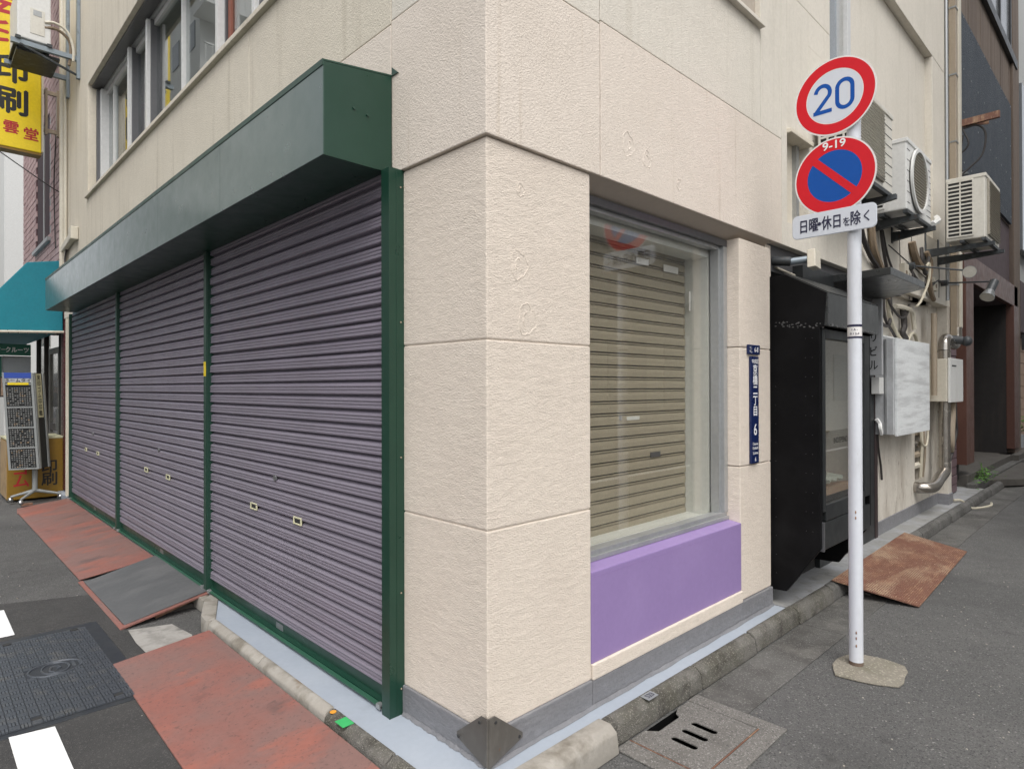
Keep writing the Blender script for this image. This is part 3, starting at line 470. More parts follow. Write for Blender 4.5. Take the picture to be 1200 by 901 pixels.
# ---- shutters
ZB, PITCH, XS = .185, .0672, -.028
prof = [(.012, 0), (.012, .03), (-.010, .10), (-.0150, .16), (-.0145, .28), (-.0112, .345), (-.0140, .41), (-.0140, .51), (-.0112, .575), (-.0146, .64), (-.0152, .70), (-.004, .88), (.006, .96), (.012, 1)]
def slat_mesh(w): return G().add([(XS + x, y, z * PITCH) for y in (0, w) for (x, z) in prof], [(i, len(prof) + i, len(prof) + i + 1, i + 1) for i in range(len(prof) - 1)]).mesh('slat', shut)
def post(y0, y1, x0=-.065, name='guide_post'):
    g = G().box(x0, y0, .099, .03, y1, 2.437); g.box(x0 - .004, y0 + .006, .1, x0, y1 - .006, 2.43); return g
for i, (ya, yb) in enumerate(((.596, 2.80), (2.865, 5.35), (5.41, 7.82))):
    sh = G().box(.0, ya, .12, .012, yb, 2.437).part('roller_shutter', dark_gap, B)
    me = slat_mesh(yb - ya)
    for k in range(34):
        o = bpy.data.objects.new('slat', me); COL.objects.link(o); o.parent = sh; o.location = (random.uniform(-.0025, .0025), ya, ZB + k * PITCH); o.rotation_euler = (random.uniform(-.0007, .0007), 0, random.uniform(-.0008, .0008))
    g = G().prism([(XS - .002, ya, ZB), (XS - .002, ya, .135), (XS - .022, ya, .128), (XS - .022, ya, .112), (XS + .02, ya, .108), (XS + .02, ya, ZB)], (0, yb - ya, 0)); g.part('bottom_rail', green, sh)
    G().prism([(XS - .024, ya + .02, .124), (XS - .040, ya + .02, .118), (XS - .040, ya + .02, .113), (XS - .024, ya + .02, .110)], (0, yb - ya - .04, 0)).part('rail_lip', green_lt, sh)
    for yy in (ya + .02, yb - .05): G().box(XS - .046, yy, .108, XS - .024, yy + .03, .128).part('rail_end', alu, sh)
    for yy in (ya + .87 if i == 0 else ya + .9, ya + 1.455 if i == 0 else ya + 1.53):
        g = G()
        for (a, b, c, d) in ((-.047, .77, .047, .777), (-.047, .803, .047, .81), (-.047, .777, -.038, .803), (.038, .777, .047, .803)): g.box(XS - .021, yy + a, b, XS - .0125, yy + c, d)
        h = g.part('handle', cream_lab, sh, bevel=.002); G().box(XS - .0165, yy - .036, .779, XS - .0128, yy + .036, .801).part('handle_cup', ac_dk, h)
    yl = ya + 1.155; G().ring((XS - .010, yl, .99), (-1, 0, 0), 0, .017, .010, 16).part('lock', galv, sh, 40)
    g = G().box(XS - .0035, ya + 1.08, .138, XS - .0018, ya + 1.17, .172); g.part('maker_sticker', galv, sh)
g = G(); g.box(-.075, .535, .098, .024, .596, 2.437); g.box(-.0765, .5334, .098, -.0745, .540, 2.43); g.box(-.040, .5335, .098, -.0385, .5352, 2.43); g.box(.006, .528, .098, .022, .536, 2.436); g.part('guide_post', green, B, bevel=.002)
g = G()
for zz in (2.36, 1.78, 1.2, .62, .21): g.ring((-.018, .5335, zz), (0, -1, 0), 0, .004, .002, 8); g.ring((.0, .5335, zz + .005), (0, -1, 0), 0, .004, .002, 8)
g.part('guide_screws', tan_pipe, B)
post(2.80, 2.865).part('guide_post', green_dk, B, bevel=.003); post(5.35, 5.41).part('guide_post', green_dk, B, bevel=.003); post(7.82, 7.86).part('guide_post', green_dk, B)
G().box(-.0705, 2.81, 1.58, -.0692, 2.853, 1.68).part('warning_sticker', [yellow], B)
g = G().box(.012, 7.86, .1, .3, 8.3, 2.437); g.part('wall_panel', beige, B); g = G().box(.012, .60, 2.36, .03, 7.86, 2.436); g.part('shutter_head', dark_gap, B)
G().box(.005, 7.86, .1, .3, 8.3, .22).part('skirting', skirt, B)

# ---- corner guard
cg = thing('corner_guard', 'dark folded steel kite-shaped guard bolted to foot of the corner pillar', 'corner guard', (0, 0, .1))
for (f, nm) in ((lambda u_, z: (-.013 - max(0, .20 - z) * .11 * (1 - max(0, u_) / .165), u_ - max(0, .20 - z) * .11 * (u_ < 0), z), 'guard_plate'), (lambda u_, z: (u_ - max(0, .20 - z) * .11 * (u_ < 0), -.013 - max(0, .20 - z) * .11 * (1 - max(0, u_) / .165), z), 'guard_plate')):
    vec = (-.006, 0, 0) if f(1, 0)[0] < 0 else (0, -.006, 0)
    G().prism([f(-.019, .285), f(.022, .285), f(.165, .172), f(.165, .152), f(-.019, .105)], vec).part(nm, steel_dk, cg, bevel=.0015)
g = G()
for (xx, yy, zz, ax) in ((-.019, .022, .262, (-1, 0, 0)), (-.019, .145, .163, (-1, 0, 0)), (.022, -.019, .262, (0, -1, 0)), (.145, -.019, .163, (0, -1, 0))): g.ring((xx, yy, zz), ax, 0, .006, .004, 8)
g.part('bolt_heads', ac_dk, cg)
G().box(-.075, -.075, .098, -.018, -.018, .115).solo('painted_block', slab_m, (-.05, -.05, .098), 'small pale blue painted lump under the steel corner guard', 'mortar lump', bevel=.008)

# ---- address plates on the right pillar
ap = thing('address_plate', 'tall narrow navy address plate with white vertical lettering on the right pillar', 'address plate', (2.20, .006, 1.03))
G().box(2.148, -.010, 1.03, 2.252, .005, 1.685).part('plate', navy, ap, bevel=.004)
g = G(); F = (X_, Z_)
g.text('中央区', .030, (2.20, -.010, 1.655), *F, bold=.02); g.text('京橋二丁目', .066, (2.20, -.010, 1.478), *F, bold=.02, vertical=True, step=.064); g.text('6', .10, (2.20, -.010, 1.238), *F, bold=.015, sx=.9)
for i, t in enumerate(('Chuo-ku', 'Kyobashi', '2-chome')): g.text(t, .024, (2.20, -.010, 1.150 - i * .028), *F, bold=.015, sx=.85)
g.text('6', .036, (2.20, -.010, 1.056), *F, bold=.02); g.part('lettering', white_ink, ap)
ap2 = thing('address_plate', 'small landscape navy house number plate above the tall navy plate', 'address plate', (2.19, .006, 1.70))
G().box(2.118, -.008, 1.697, 2.275, .005, 1.756).part('plate', navy, ap2, bevel=.003)
g = G().text('6-8', .042, (2.222, -.008, 1.727), *F, bold=.02); g.text('京橋', .017, (2.138, -.008, 1.727), *F, vertical=True, step=.022); g.text('二丁目', .014, (2.158, -.008, 1.727), *F, vertical=True, step=.017); g.part('lettering', white_ink, ap2)

# ============================================================ TRAFFIC SIGN
TS = thing('traffic_sign', 'white pole with round 20 limit sign, no parking sign and text plate', 'traffic sign', (2.12, -.597, 0))
PX, PY = 2.12, -.597
G().tube([(PX, PY, 0.0), (PX, PY, 3.20)], .0345, 24).part('pole', white_p, TS, 40); G().ring((PX, PY, 3.2), (0, 0, 1), 0, .036, .01, 20).part('pole_cap', white_p, TS, 40)
SX = 2.068; SR, SU = -Y_, Z_
def disc(zc, yc):
    g = G(); g.m = 0; g.ring((SX + .004, yc, zc), (-1, 0, 0), 0, .208, .005, 64); return g
c1 = Vector((SX, -.517, 3.072)); c2 = Vector((SX, -.515, 2.640))
d1 = disc(c1.z, c1.y).part('speed_limit_disc', sign_edge, TS)
G().ring(c1 - X_ * .001, (-1, 0, 0), .146, .200, .0008, 64).part('red_ring', sign_r, d1); G().ring(c1 - X_ * .001, (-1, 0, 0), 0, .141, .0006, 64).part('white_field', sign_w, d1)
def arc(cx, cy, rx, ry, a0, a1, n=14): return [(cx + rx * cos(radians(a0 + (a1 - a0) * i / n)), cy + ry * sin(radians(a0 + (a1 - a0) * i / n))) for i in range(n + 1)]
g = G(); hh = .0022
two = arc(-.0585, .033, .037, .041, 172, -28, 16) + [(-.098, -.069)]
g.stroke(two, .021, c1, SR, SU, hh); g.stroke([(-.108, -.0685), (-.012, -.0685)], .021, c1, SR, SU, hh + .0003)
zero = arc(.0535, .034, .038, .040, 180, 0, 14) + arc(.0535, -.034, .038, .040, 0, -180, 14) + [(.0155, .034)]
g.stroke(zero, .021, c1, SR, SU, hh); g.part('numerals', sign_b, d1, fix=False)
d2 = disc(c2.z, c2.y).part('no_parking_disc', sign_edge, TS)
G().ring(c2 - X_ * .001, (-1, 0, 0), .139, .200, .0008, 64).part('red_ring', sign_r, d2); G().ring(c2 - X_ * .001, (-1, 0, 0), 0, .1395, .0006, 64).part('blue_field', sign_b, d2)
G().stroke([(-.101, .101), (.101, -.101)], .038, c2, SR, SU, .0026).part('red_slash', sign_r, d2, fix=False)
g = G().text('9-19', .060, c2 + Vector((0, 0, .170)) - X_ * .001, SR, SU, bold=.022, sx=1.1, h=.0022); g.part('numerals', white_ink, d2)
def rrect(w, h, r, c, x, k=6):
    pts = []
    for (sx, sy, a) in ((1, 1, 0), (-1, 1, 90), (-1, -1, 180), (1, -1, 270)):
        for i in range(k + 1): t = radians(a + 90 * i / k); pts.append((x, c[1] - (sx * (w / 2 - r) + r * cos(t)), c[2] + sy * (h / 2 - r) + r * sin(t)))
    return pts
pc = Vector((SX, -.507, 2.393))
pl = G().prism(rrect(.43, .132, .028, pc, SX + .004), (-.006, 0, 0)).part('text_plate', sign_w, TS, bevel=.001)
G().prism(rrect(.424, .126, .026, pc, SX - .002), (-.002, 0, 0)).part('plate_border', sign_w, pl)
g = G(); o_ = pc - X_ * .0035
g.text('日曜', .080, o_ + Vector((0, .122, 0)), SR, SU, bold=.016, sx=.66, h=.002); g.text('・', .08, o_ + Vector((0, .068, 0)), SR, SU, bold=.02, h=.002); g.text('休日', .080, o_ + Vector((0, .008, 0)), SR, SU, bold=.016, sx=.66, h=.002); g.text('を', .052, o_ + Vector((0, -.070, -.012)), SR, SU, bold=.014, sx=.8, h=.002); g.text('除', .080, o_ + Vector((0, -.115, 0)), SR, SU, bold=.015, sx=.66, h=.002); g.text('く', .064, o_ + Vector((0, -.168, 0)), SR, SU, bold=.015, sx=.8, h=.002)
g.part('lettering', ink, pl)
for zz in (3.072, 2.64, 2.40):
    G().box(SX + .005, PY - .03, zz - .012, PX, PY + .12, zz + .012).part('sign_bracket', galv, TS); G().ring((PX, PY, zz - .014), (0, 0, 1), .0345, .039, .028, 20).part('clamp_band', galv, TS)
G().ring((PX, PY, 1.757), (0, 0, 1), .0345, .0352, .074, 24).part('pole_sticker', sign_edge, TS, 40)
g = G(); g.ring((PX, PY, 1.818), (0, 0, 1), .0352, .0356, .013, 24); g.ring((PX, PY, 1.757), (0, 0, 1), .0352, .0356, .010, 24); g.part('sticker_band', ink, TS, 40)
g = G(); vd = Vector((-.955, -.295, 0)).normalized(); rg = Vector((-vd.y, vd.x, 0)) * -1
rg = Vector((.295, -.955, 0)).normalized()
g.text('1 A -', .015, Vector((PX, PY, 1.803)) + vd * .0352, rg, Z_, bold=.03); g.text('0 1 2-4', .015, Vector((PX, PY, 1.781)) + vd * .0352, rg, Z_, bold=.03); g.part('sticker_lettering', ink, TS)
g = G()
G().ring((PX, PY, 0), (0, 0, 1), .0345, .0349, .03, 24).part('base_stain', stain_m, TS, 40)
for zz in (.12, .16, .19, .8, .83): g.ball((PX - .033, PY - .011, zz), (.003, .004, .009), 6, 4)
g.part('rust_chips', rust_m, TS, stuff=True)
pp_ = [(1.90, -.565), (1.97, -.53), (2.03, -.515), (2.12, -.49), (2.20, -.51), (2.27, -.56), (2.285, -.63), (2.31, -.70), (2.28, -.78), (2.22, -.815), (2.13, -.825), (2.06, -.845), (1.99, -.825), (1.955, -.75), (1.925, -.68), (1.915, -.62)]
G().prism([(x + random.uniform(-.012, .012), y + random.uniform(-.012, .012), .002) for (x, y) in pp_], (0, 0, .009)).solo('concrete_pad', pad_m, (2.12, -.6, 0), 'rough greenish concrete footing round the foot of the sign pole', 'footing', bevel=.006)

# ============================================================ BLACK DISPLAY CASE
DC = thing('display_case', 'black timber display case with glass front fixed to the wall behind sign pole', 'display case', (2.95, -.1, .2))
prof_side = [(.12, .19), (.0, .19), (-.075, .195), (-.285, .50), (-.285, .52), (-.285, 1.86), (-.31, 1.87), (-.325, 2.075), (-.075, 2.215), (.12, 2.215)]
for (xa, xb) in ((2.492, 2.53),): G().prism([(xa, y, z) for (y, z) in prof_side], (xb - xa, 0, 0)).part('side_panel', black, DC, bevel=.003)
G().prism([(3.43, y, z) for (y, z) in prof_side], (.03, 0, 0)).part('side_panel', black, DC)
G().prism([(2.497, -.327, 2.07), (2.497, -.07, 2.222), (2.497, -.07, 2.23), (2.497, -.335, 2.078)], (.985, 0, 0)).part('sloping_top', roof_metal, DC)
g = G().box(2.497, -.333, 1.872, 3.485, -.30, 2.074); g.part('fascia', roof_metal, DC, bevel=.003)
g = G()
for k in range(46):
    a = random.uniform(2.5, 3.46); g.box(a, -.3345, 1.873 + random.uniform(-.004, .010), a + random.uniform(.004, .018), -.332, 1.873 + random.uniform(.006, .018))
for k in range(40):
    a = random.uniform(-.31, -.02); z_ = 1.885 + random.uniform(-.016, .016) + (a + .16) * .12; g.box(2.4905, a, z_, 2.493, a + random.uniform(.003, .014), z_ + random.uniform(.002, .007))
g.part('peeling_paint', flake, DC, stuff=True)
# front frame and glass
for (xa, xb, za, zb) in ((2.53, 2.575, .72, 1.86), (3.32, 3.43, .72, 1.86), (2.575, 3.32, 1.80, 1.86), (2.575, 3.32, .66, .76)): G().box(xa, -.29, za, xb, -.24, zb).part('case_frame', black_metal, DC, bevel=.004)
G().box(2.575, -.268, .76, 3.32, -.262, 1.80).part('glass_front', pane_case, DC)
G().box(2.575, -.275, .76, 2.60, -.255, 1.80).part('glass_trim', alu, DC)
G().box(2.53, -.29, .485, 3.43, -.25, .655).part('kick_panel', black_metal, DC, bevel=.004); G().box(2.515, -.297, .48, 2.535, -.25, .66).part('kick_trim', alu_dk, DC, bevel=.002)
G().box(2.53, -.24, .49, 3.43, .1, .53).part('case_floor', black, DC)
G().prism([(2.53, -.23, .79), (2.53, .09, .72), (2.53, .09, .76), (2.53, -.23, .83)], (.9, 0, 0)).part('display_shelf', case_in, DC)
G().box(2.53, .08, .53, 3.43, .10, 1.16).part('back_board', case_back, DC); G().box(2.53, .08, 1.163, 3.43, .10, 1.87).part('back_board', paper, DC)  # upper board kept pale to stand in for street reflections in the glass
g = G()
for k in range(6):
    a = 2.64 + k * .115; zz = .835; g.prism([(a, -.17, zz), (a + .09, -.15, zz + .01), (a + .10, -.04, zz + .02), (a + .02, -.06, zz - .005)], (0, 0, .012 + .02 * random.random()))
g.part('folded_cloths', cloth_m, DC); G().box(2.531, -.235, .56, 2.536, .078, 1.86).part('bounce_lining', paper, DC); G().box(3.42, -.235, .56, 3.428, .078, 1.86).part('bounce_lining', paper, DC); G().box(2.537, -.235, 1.862, 3.42, .078, 1.869).part('bounce_lining', paper, DC); G().box(2.80, -.10, 1.45, 2.93, -.095, 1.68).part('notice', paper, DC); G().box(2.64, .06, 1.165, 2.74, .079, 1.86).part('reflected_strip', case_strip, DC); G().box(2.6, -.02, 1.16, 3.42, .07, 1.172).part('upper_shelf', case_strip, DC)  # white linings added to bounce light inside; beige strip stands in for a reflection
g = G(); g.text('INDEPENDENT', .05, (2.95, -.269, 1.150), X_, Z_, bold=.012, sx=1.1); g.part('glass_lettering', blk_ink, DC)
g = G()
for (yy, z0) in ((-.24, .6), (-.20, .6), (-.012, .3)):
    for k in range(11): g.ring((2.492, yy, z0 + k * .12), (-1, 0, 0), 0, .0018, .001, 6)
g.part('screw_heads', galv_dk, DC)
G().box(4.845, .075, .10, 4.925, .12, 2.4).solo('door_post', maroon, (4.88, .09, .1), 'tall dark brown post between black case and dirty white wall', 'post', bevel=.004)
G().box(3.5, .08, .104, 4.84, .115, 2.25).solo('dark_side_door', black_metal, (4.2, .1, .1), 'narrow dark recessed door panel beside the brown post', 'door')

# ---- small slab canopy over the case end
cpy = thing('small_canopy', 'thin dark flat canopy projecting from wall beyond the sign pole', 'canopy', (3.9, -.2, 2.3))
G().prism([(3.42, -.43, 2.285), (4.35, -.43, 2.285), (4.9, .08, 2.285), (3.5, .08, 2.285)], (0, 0, .055)).part('canopy_slab', roof_metal, cpy, bevel=.004)
G().box(2.9, -.03, 2.245, 3.5, .04, 2.34).part('canopy_arm', black_metal, cpy)
# ---- white floodlight over the case
fl = thing('floodlight', 'cream square floodlight on a wall arm above the black case', 'lamp', (2.72, -.05, 2.33))
G().tube([(2.58, .04, 2.33), (2.60, -.07, 2.315)], .03, 12).part('mount', brk, fl, 40); G().tube([(2.60, -.06, 2.315), (2.70, -.16, 2.335)], .022, 12).part('socket', brk_bl, fl, 40)
a = Vector((2.735, -.19, 2.335)); r_ = Vector((.15, .02, -.0)); u_ = Vector((.05, .02, .125)); n_ = r_.cross(u_).normalized() * -.05
G().prism([a - r_ / 2 - u_ / 2, a + r_ / 2 - u_ / 2, a + r_ / 2 + u_ / 2, a - r_ / 2 + u_ / 2], n_).part('lamp_box', pipe_w, fl, bevel=.005)
G().tube([(2.6, .03, 2.29), (3.3, .02, 2.25)], .008, 6).solo('conduit', pipe_w, (2.9, .02, 2.27), 'thin cream conduit along the wall under the floodlight', 'conduit', smooth=40)

# ============================================================ AIR CONDITIONERS
def ac_unit(t, x0, y0, z0, x1, y1, z1, m, style, side):
    G().box(x0, y0, z0, x1, y1, z1).part('case', m, t, bevel=.012)
    G().box(x0 - .006, y0 - .008, z1 - .03, x1 + .006, y1, z1 + .006).part('lid', m, t, bevel=.006)
    h = z1 - z0; w = x1 - x0
    if style == 'round':
        c = (x0 + w * .42, y0 - .006, z0 + h * .5); r = h * .43
        gr = G().ring(c, (0, -1, 0), 0, r, .006, 40).part('fan_grille', ac_gr, t); G().ring((c[0], y0 - .012, c[2]), (0, -1, 0), r * .96, r * 1.08, .018, 40).part('fan_ring', m, gr, 40)
        g = G()
        for k in range(19):
            zz = -r * .92 + k * r * .1; q = (r * r * .9 - zz * zz) ** .5 if r * r * .9 > zz * zz else .02; g.box(c[0] - q, y0 - .020, c[2] + zz, c[0] + q, y0 - .013, c[2] + zz + .006)
        g.part('grille_bars', ac_gr, gr)
        g = G()
        for k in range(9): g.box(x0 + w * .80, y0 - .002, z0 + h * (.1 + .09 * k), x1 - .01, y0 + .002, z0 + h * (.1 + .09 * k) + .004)
        for k in range(6): g.box(x0 + .01, y0 - .002, z0 + h * (.1 + .15 * k), x0 + .1, y0 + .002, z0 + h * (.1 + .15 * k) + .004)
        g.part('pressed_lines', ac_dk, t)
    else:
        f0, f1 = (.04, .70) if style == 'louvre' else (.12, .92)
        gr = G().box(x0 + w * f0, y0 - .018, z0 + h * .06, x0 + w * f1, y0 + .002, z0 + h * .94).part('front_grille', ac_gr, t, bevel=.006)
        g = G(); n = 22
        for k in range(n):
            zz = z0 + h * (.08 + .85 * k / n); g.prism([(x0 + w * f0 + .012, y0 - .018, zz), (x0 + w * f0 + .012, y0 - .026, zz + .004), (x0 + w * f0 + .012, y0 - .018, zz + .011)], (w * (f1 - f0) - .024, 0, 0))
        g.part('louvre_blades', ac_gr if style != 'louvre' else m, gr)
        g = G()
        for k in range(7): g.box(x0 + w * .78, y0 - .002, z0 + h * (.1 + .12 * k), x1 - .01, y0 + .002, z0 + h * (.1 + .12 * k) + .004)
        g.part('pressed_lines', ac_dk, t)
    if side:   # slotted coil guard on the -X side
        d = y1 - y0; ya, yb = y0 + d * side[0], y0 + d * side[1]
        cg_ = G().box(x0 - .003, ya, z0 + h * .06, x0 + .004, yb, z0 + h * .94).part('coil', ac_dk, t)
        g = G(); n = 14; nv = side[2]
        for k in range(n + 1): zz = z0 + h * (.06 + .88 * k / n); g.box(x0 - .012, ya - .004, zz - .007, x0 - .003, yb + .004, zz + .007)
        for k in range(nv + 1): yy = ya + (yb - ya) * k / nv; g.box(x0 - .013, yy - .006, z0 + h * .06, x0 - .002, yy + .006, z0 + h * .94)
        g.part('coil_guard', m, cg_)
def bracket(x0, x1, y0, z, label, m=brk, yw=PW):
    t = thing('ac_bracket', label, 'bracket', ((x0 + x1) / 2, yw, z), 'air conditioner wall brackets')
    for xx in (x0 + .08, x1 - .12):
        G().prism([(xx, y0 - .06, z), (xx, yw - .005, z), (xx, yw - .005, z - .085), (xx, y0 - .06, z - .035)], (.04, 0, 0)).part('arm', m, t)
        G().box(xx - .002, yw - .008, z - .10, xx + .04, yw, z + .2).part('wall_rail', m, t)
    for yy in (y0 - .01, y0 + .17): G().box(x0 - .04, yy, z, x1 + .04, yy + .035, z + .028).part('cross_rail', m, t)
ac1 = thing('air_conditioner', 'ivory air conditioner with flat louvred front partly behind the round signs', 'air conditioner', (3.55, -.2, 2.99), 'air conditioners on the right wall')
ac_unit(ac1, 3.12, -.30, 2.99, 3.98, -.05, 3.60, ac_w, 'louvre', (.08, .92, 4)); bracket(3.15, 3.95, -.30, 2.958, 'dark bracket under the louvred air conditioner nearest the signs')
ac2 = thing('air_conditioner', 'pale grey air conditioner with large round fan grille on right wall', 'air conditioner', (4.78, -.2, 2.96), 'air conditioners on the right wall')
ac_unit(ac2, 4.38, -.30, 2.965, 5.17, -.03, 3.55, ac_w2, 'round', (.62, .95, 1)); bracket(4.4, 5.15, -.30, 2.93, 'dark bracket under the round-fan air conditioner')
ac3 = thing('air_conditioner', 'ivory air conditioner with slotted side and taupe grille beside the downpipe', 'air conditioner', (6.55, -.4, 2.98), 'air conditioners on the right wall')
ac_unit(ac3, 6.16, -.55, 2.985, 6.94, -.22, 3.62, ac_w, 'grille', (.30, .95, 2)); bracket(6.16, 6.92, -.55, 2.95, 'dark bracket holding the farthest, slotted-side air conditioner')
# left facade unit at the top left
acl = thing('air_conditioner', 'pale air conditioner on a dark bracket beside the yellow sign', 'air conditioner', (-.45, 7.9, 5.62))
G().box(-.62, 7.52, 5.62, -.30, 8.25, 6.25).part('case', ac_w2, acl, bevel=.012); G().box(-.50, 7.515, 5.70, -.36, 7.522, 6.0).part('service_cover', ac_w, acl, bevel=.004); G().box(-.47, 7.512, 5.92, -.39, 7.516, 5.985).part('rating_label', galv, acl)
t = thing('ac_bracket', 'rusty blue-grey bracket carrying the air conditioner by the yellow sign', 'bracket', (-.3, 7.7, 5.55))
for yy in (7.50, 8.18): G().box(-.68, yy, 5.53, .0, yy + .05, 5.585).part('arm', brk_bl, t)
for xx in (-.64, -.34): G().box(xx, 7.48, 5.585, xx + .05, 8.26, 5.62).part('cross_rail', brk, t)
for yy in (7.46, 8.16): G().box(-.05, yy, 5.3, PW - .002, yy + .06, 7.2).part('wall_rail', brk_bl, t)
g = G(); g.box(-.62, 7.6, 5.50, -.2, 8.2, 5.53); g.part('drip_tray', brk, t); G().tube([(-.05, 7.5, 5.35), (-.6, 7.5, 5.53)], .015, 6).part('strut', brk, t)
g = G(); g.curve([(-.36, 7.52, 5.88), (-.26, 7.50, 5.90), (-.14, 7.50, 5.84), (-.08, 7.5, 5.66), (-.08, 7.5, 5.5)], .016); g.solo('refrigerant_pipe', pipe_w, (-.2, 7.5, 5.7), 'cream insulated pipe looping from the bracketed air conditioner', 'pipe', smooth=40)
g = G(); g.curve([(-.36, 7.53, 5.82), (-.24, 7.52, 5.84), (-.12, 7.53, 5.76), (-.1, 7.53, 5.6), (-.12, 7.53, 5.45)], .018); g.solo('refrigerant_pipe', cable_b, (-.2, 7.53, 5.65), 'brown taped pipe bending down beside the cream pipe', 'pipe', smooth=40)

# ============================================================ RIGHT WALL SERVICES
vs_ = thing('building_name_sign', 'narrow weathered vertical name board beside the brown post', 'sign', (4.70, 0, 1.6))
G().box(4.66, -.035, 1.60, 4.70, .10, 2.28).part('board', galv_box, vs_, bevel=.004); g = G().text('京石リビル', .10, (4.66, .03, 1.94), -Y_, Z_, bold=.01, sx=.72, vertical=True, step=.125); g.part('lettering', blk_ink, vs_)
cab = thing('metal_cabinet', 'large silver rippled sheet metal cabinet on the dirty wall', 'cabinet', (5.4, .0, 1.05), None)
G().box(4.86, -.07, 1.06, 6.02, .098, 1.93).part('cabinet_body', galv_box, cab, bevel=.004); G().box(4.90, -.088, 1.045, 6.08, -.071, 1.94).part('front_sheet', corr, cab, bevel=.003)
G().prism([(4.86, -.072, 1.93), (4.86, .095, 1.99), (4.86, .095, 1.93)], (1.1, 0, 0)).part('sloping_lid', corr, cab); G().box(4.85, -.02, 1.06, 4.859, -.005, 1.93).part('side_seam', alu, cab)
mb = thing('meter_box', 'grey-beige meter box with hinged lid on the far pier', 'meter box', (7.3, -.15, 1.35)); G().box(6.62, -.13, 1.33, 7.30, .09, 1.80).part('box_body', pipe_w, mb, bevel=.008); G().box(6.66, -.155, 1.32, 7.32, -.132, 1.81).part('lid', ac_w2, mb, bevel=.006)
g = G(); g.box(6.75, -.158, 1.72, 6.95, -.154, 1.735); g.part('latch', ac_dk, mb)
G().box(4.72, .0, 1.43, 4.84, .07, 1.58).solo('switch_box', ac_w2, (4.78, .03, 1.43), 'small white switch box low beside the name board', 'switch box', bevel=.006)
jb = thing('junction_box', 'left cream junction box with socket beside upper spotlight mount', 'junction box', (5.38, -.03, 2.60)); G().box(5.30, -.06, 2.54, 5.44, PW, 2.68).part('box_body', pipe_w, jb, bevel=.005); G().box(5.33, -.063, 2.57, 5.38, -.060, 2.61).part('cover_plate', cable_b, jb)
jb2 = dup(jb, (6.54, -.03, 2.60), 'right cream junction box between the two spotlight mounts')
# spotlights on arms
def spot(base, tip, head, r, label):
    t = thing('spotlight', label, 'spotlight', base, 'arm spotlights over the far doorway'); b = Vector(base); e = Vector(tip); h = Vector(head)
    G().tube([b + Y_ * .03, b - Y_ * .05], .035, 10).part('mount', lamp_bk, t, 40); G().tube([b - Y_ * .03, e], .009, 8).part('arm', lamp_bk, t, 40); G().ball(e, .03, 10, 6).part('swivel', lamp_bk, t, 60)
    d = (h - e).normalized(); G().tube([e + d * .0, e + d * .14], r * .62, 14).part('lamp_body', lamp_bk, t, 40); hd = G().tube([e + d * .14, e + d * .23], r * .6, 16, r1=r).part('reflector', galv, t, 40); G().ring(e + d * .225, d, 0, r * .93, .006, 16).part('lens', lamp_gl, hd)
spot((5.56, -.03, 2.684), (5.98, -.47, 2.63), (5.72, -.49, 2.585), .058, 'upper arm spotlight with round glass lens facing the street')
spot((6.977, -.03, 2.677), (6.98, -.50, 2.64), (6.80, -.44, 2.40), .07, 'lower arm spotlight tilted down towards the entrance')
g = G().tube([(7.2, -.02, 2.05), (7.25, -.16, 2.03)], .05, 10); g.ball((7.26, -.2, 2.02), .06, 8, 5); g.solo('door_lamp', lamp_bk, (7.2, -.1, 2.03), 'small black lamp head tucked behind the silver duct', 'lamp', smooth=50)
# ducts and pipes
dc = thing('stainless_duct', 'shiny metal duct with elbow running down the dirty wall', 'duct', (6.6, -.02, .5))
g = G(); g.tube([(6.86, -.06, 1.90), (6.86, -.06, .62)], .058, 16); g.part('upright', shiny, dc, 40)
g = G(); g.curve([(6.86, -.06, 1.90), (6.88, -.06, 2.0), (6.98, -.06, 2.04), (7.10, -.06, 2.0), (7.36, -.06, 1.99), (7.46, -.06, 2.05), (7.47, -.06, 2.2)], .06, 14); g.part('elbow', shiny, dc, 50)
g = G(); g.curve([(6.86, -.06, .64), (6.84, -.06, .54), (6.66, -.05, .48), (6.40, -.05, .42), (6.30, .02, .41), (6.28, .12, .41)], .06, 14); g.part('outlet', shiny, dc, 50)
g = G(); [g.ring((6.86, -.06, zz), (0, 0, 1), .058, .064, .02, 16) for zz in (.7, 1.2, 1.65, 1.88)]; g.part('duct_collars', shiny, dc, 40)
dp = thing('downpipe', 'tall tan and ivory rectangular downpipe at building end', 'downpipe', (7.5, -.05, 2.1)); G().box(7.40, -.085, 2.1, 7.50, PW - .002, 7.3).part('tan_run', tan_pipe, dp, bevel=.006); G().box(7.51, -.10, 2.2, 7.64, PW - .002, 7.3).part('ivory_run', pipe_w, dp, bevel=.012)
g = G(); [g.box(7.395, -.09, zz, 7.645, PW - .001, zz + .02) for zz in (2.7, 3.6, 4.4, 5.2, 6.0)]; g.part('pipe_clips', galv, dp, stuff=True)
G().tube([(7.2, -.03, 2.5), (7.2, -.03, 6.9)], .02, 8).solo('conduit', galv, (7.2, -.03, 2.5), 'thin grey conduit running up beside the downpipe', 'conduit', smooth=40)
g = G(); g.tube([(6.55, -.03, 1.4), (6.55, -.03, 2.3)], .03, 10); g.solo('brown_pipe', tan_pipe, (6.55, -.03, 1.4), 'tan upright pipe beside the shiny duct', 'pipe', smooth=40)
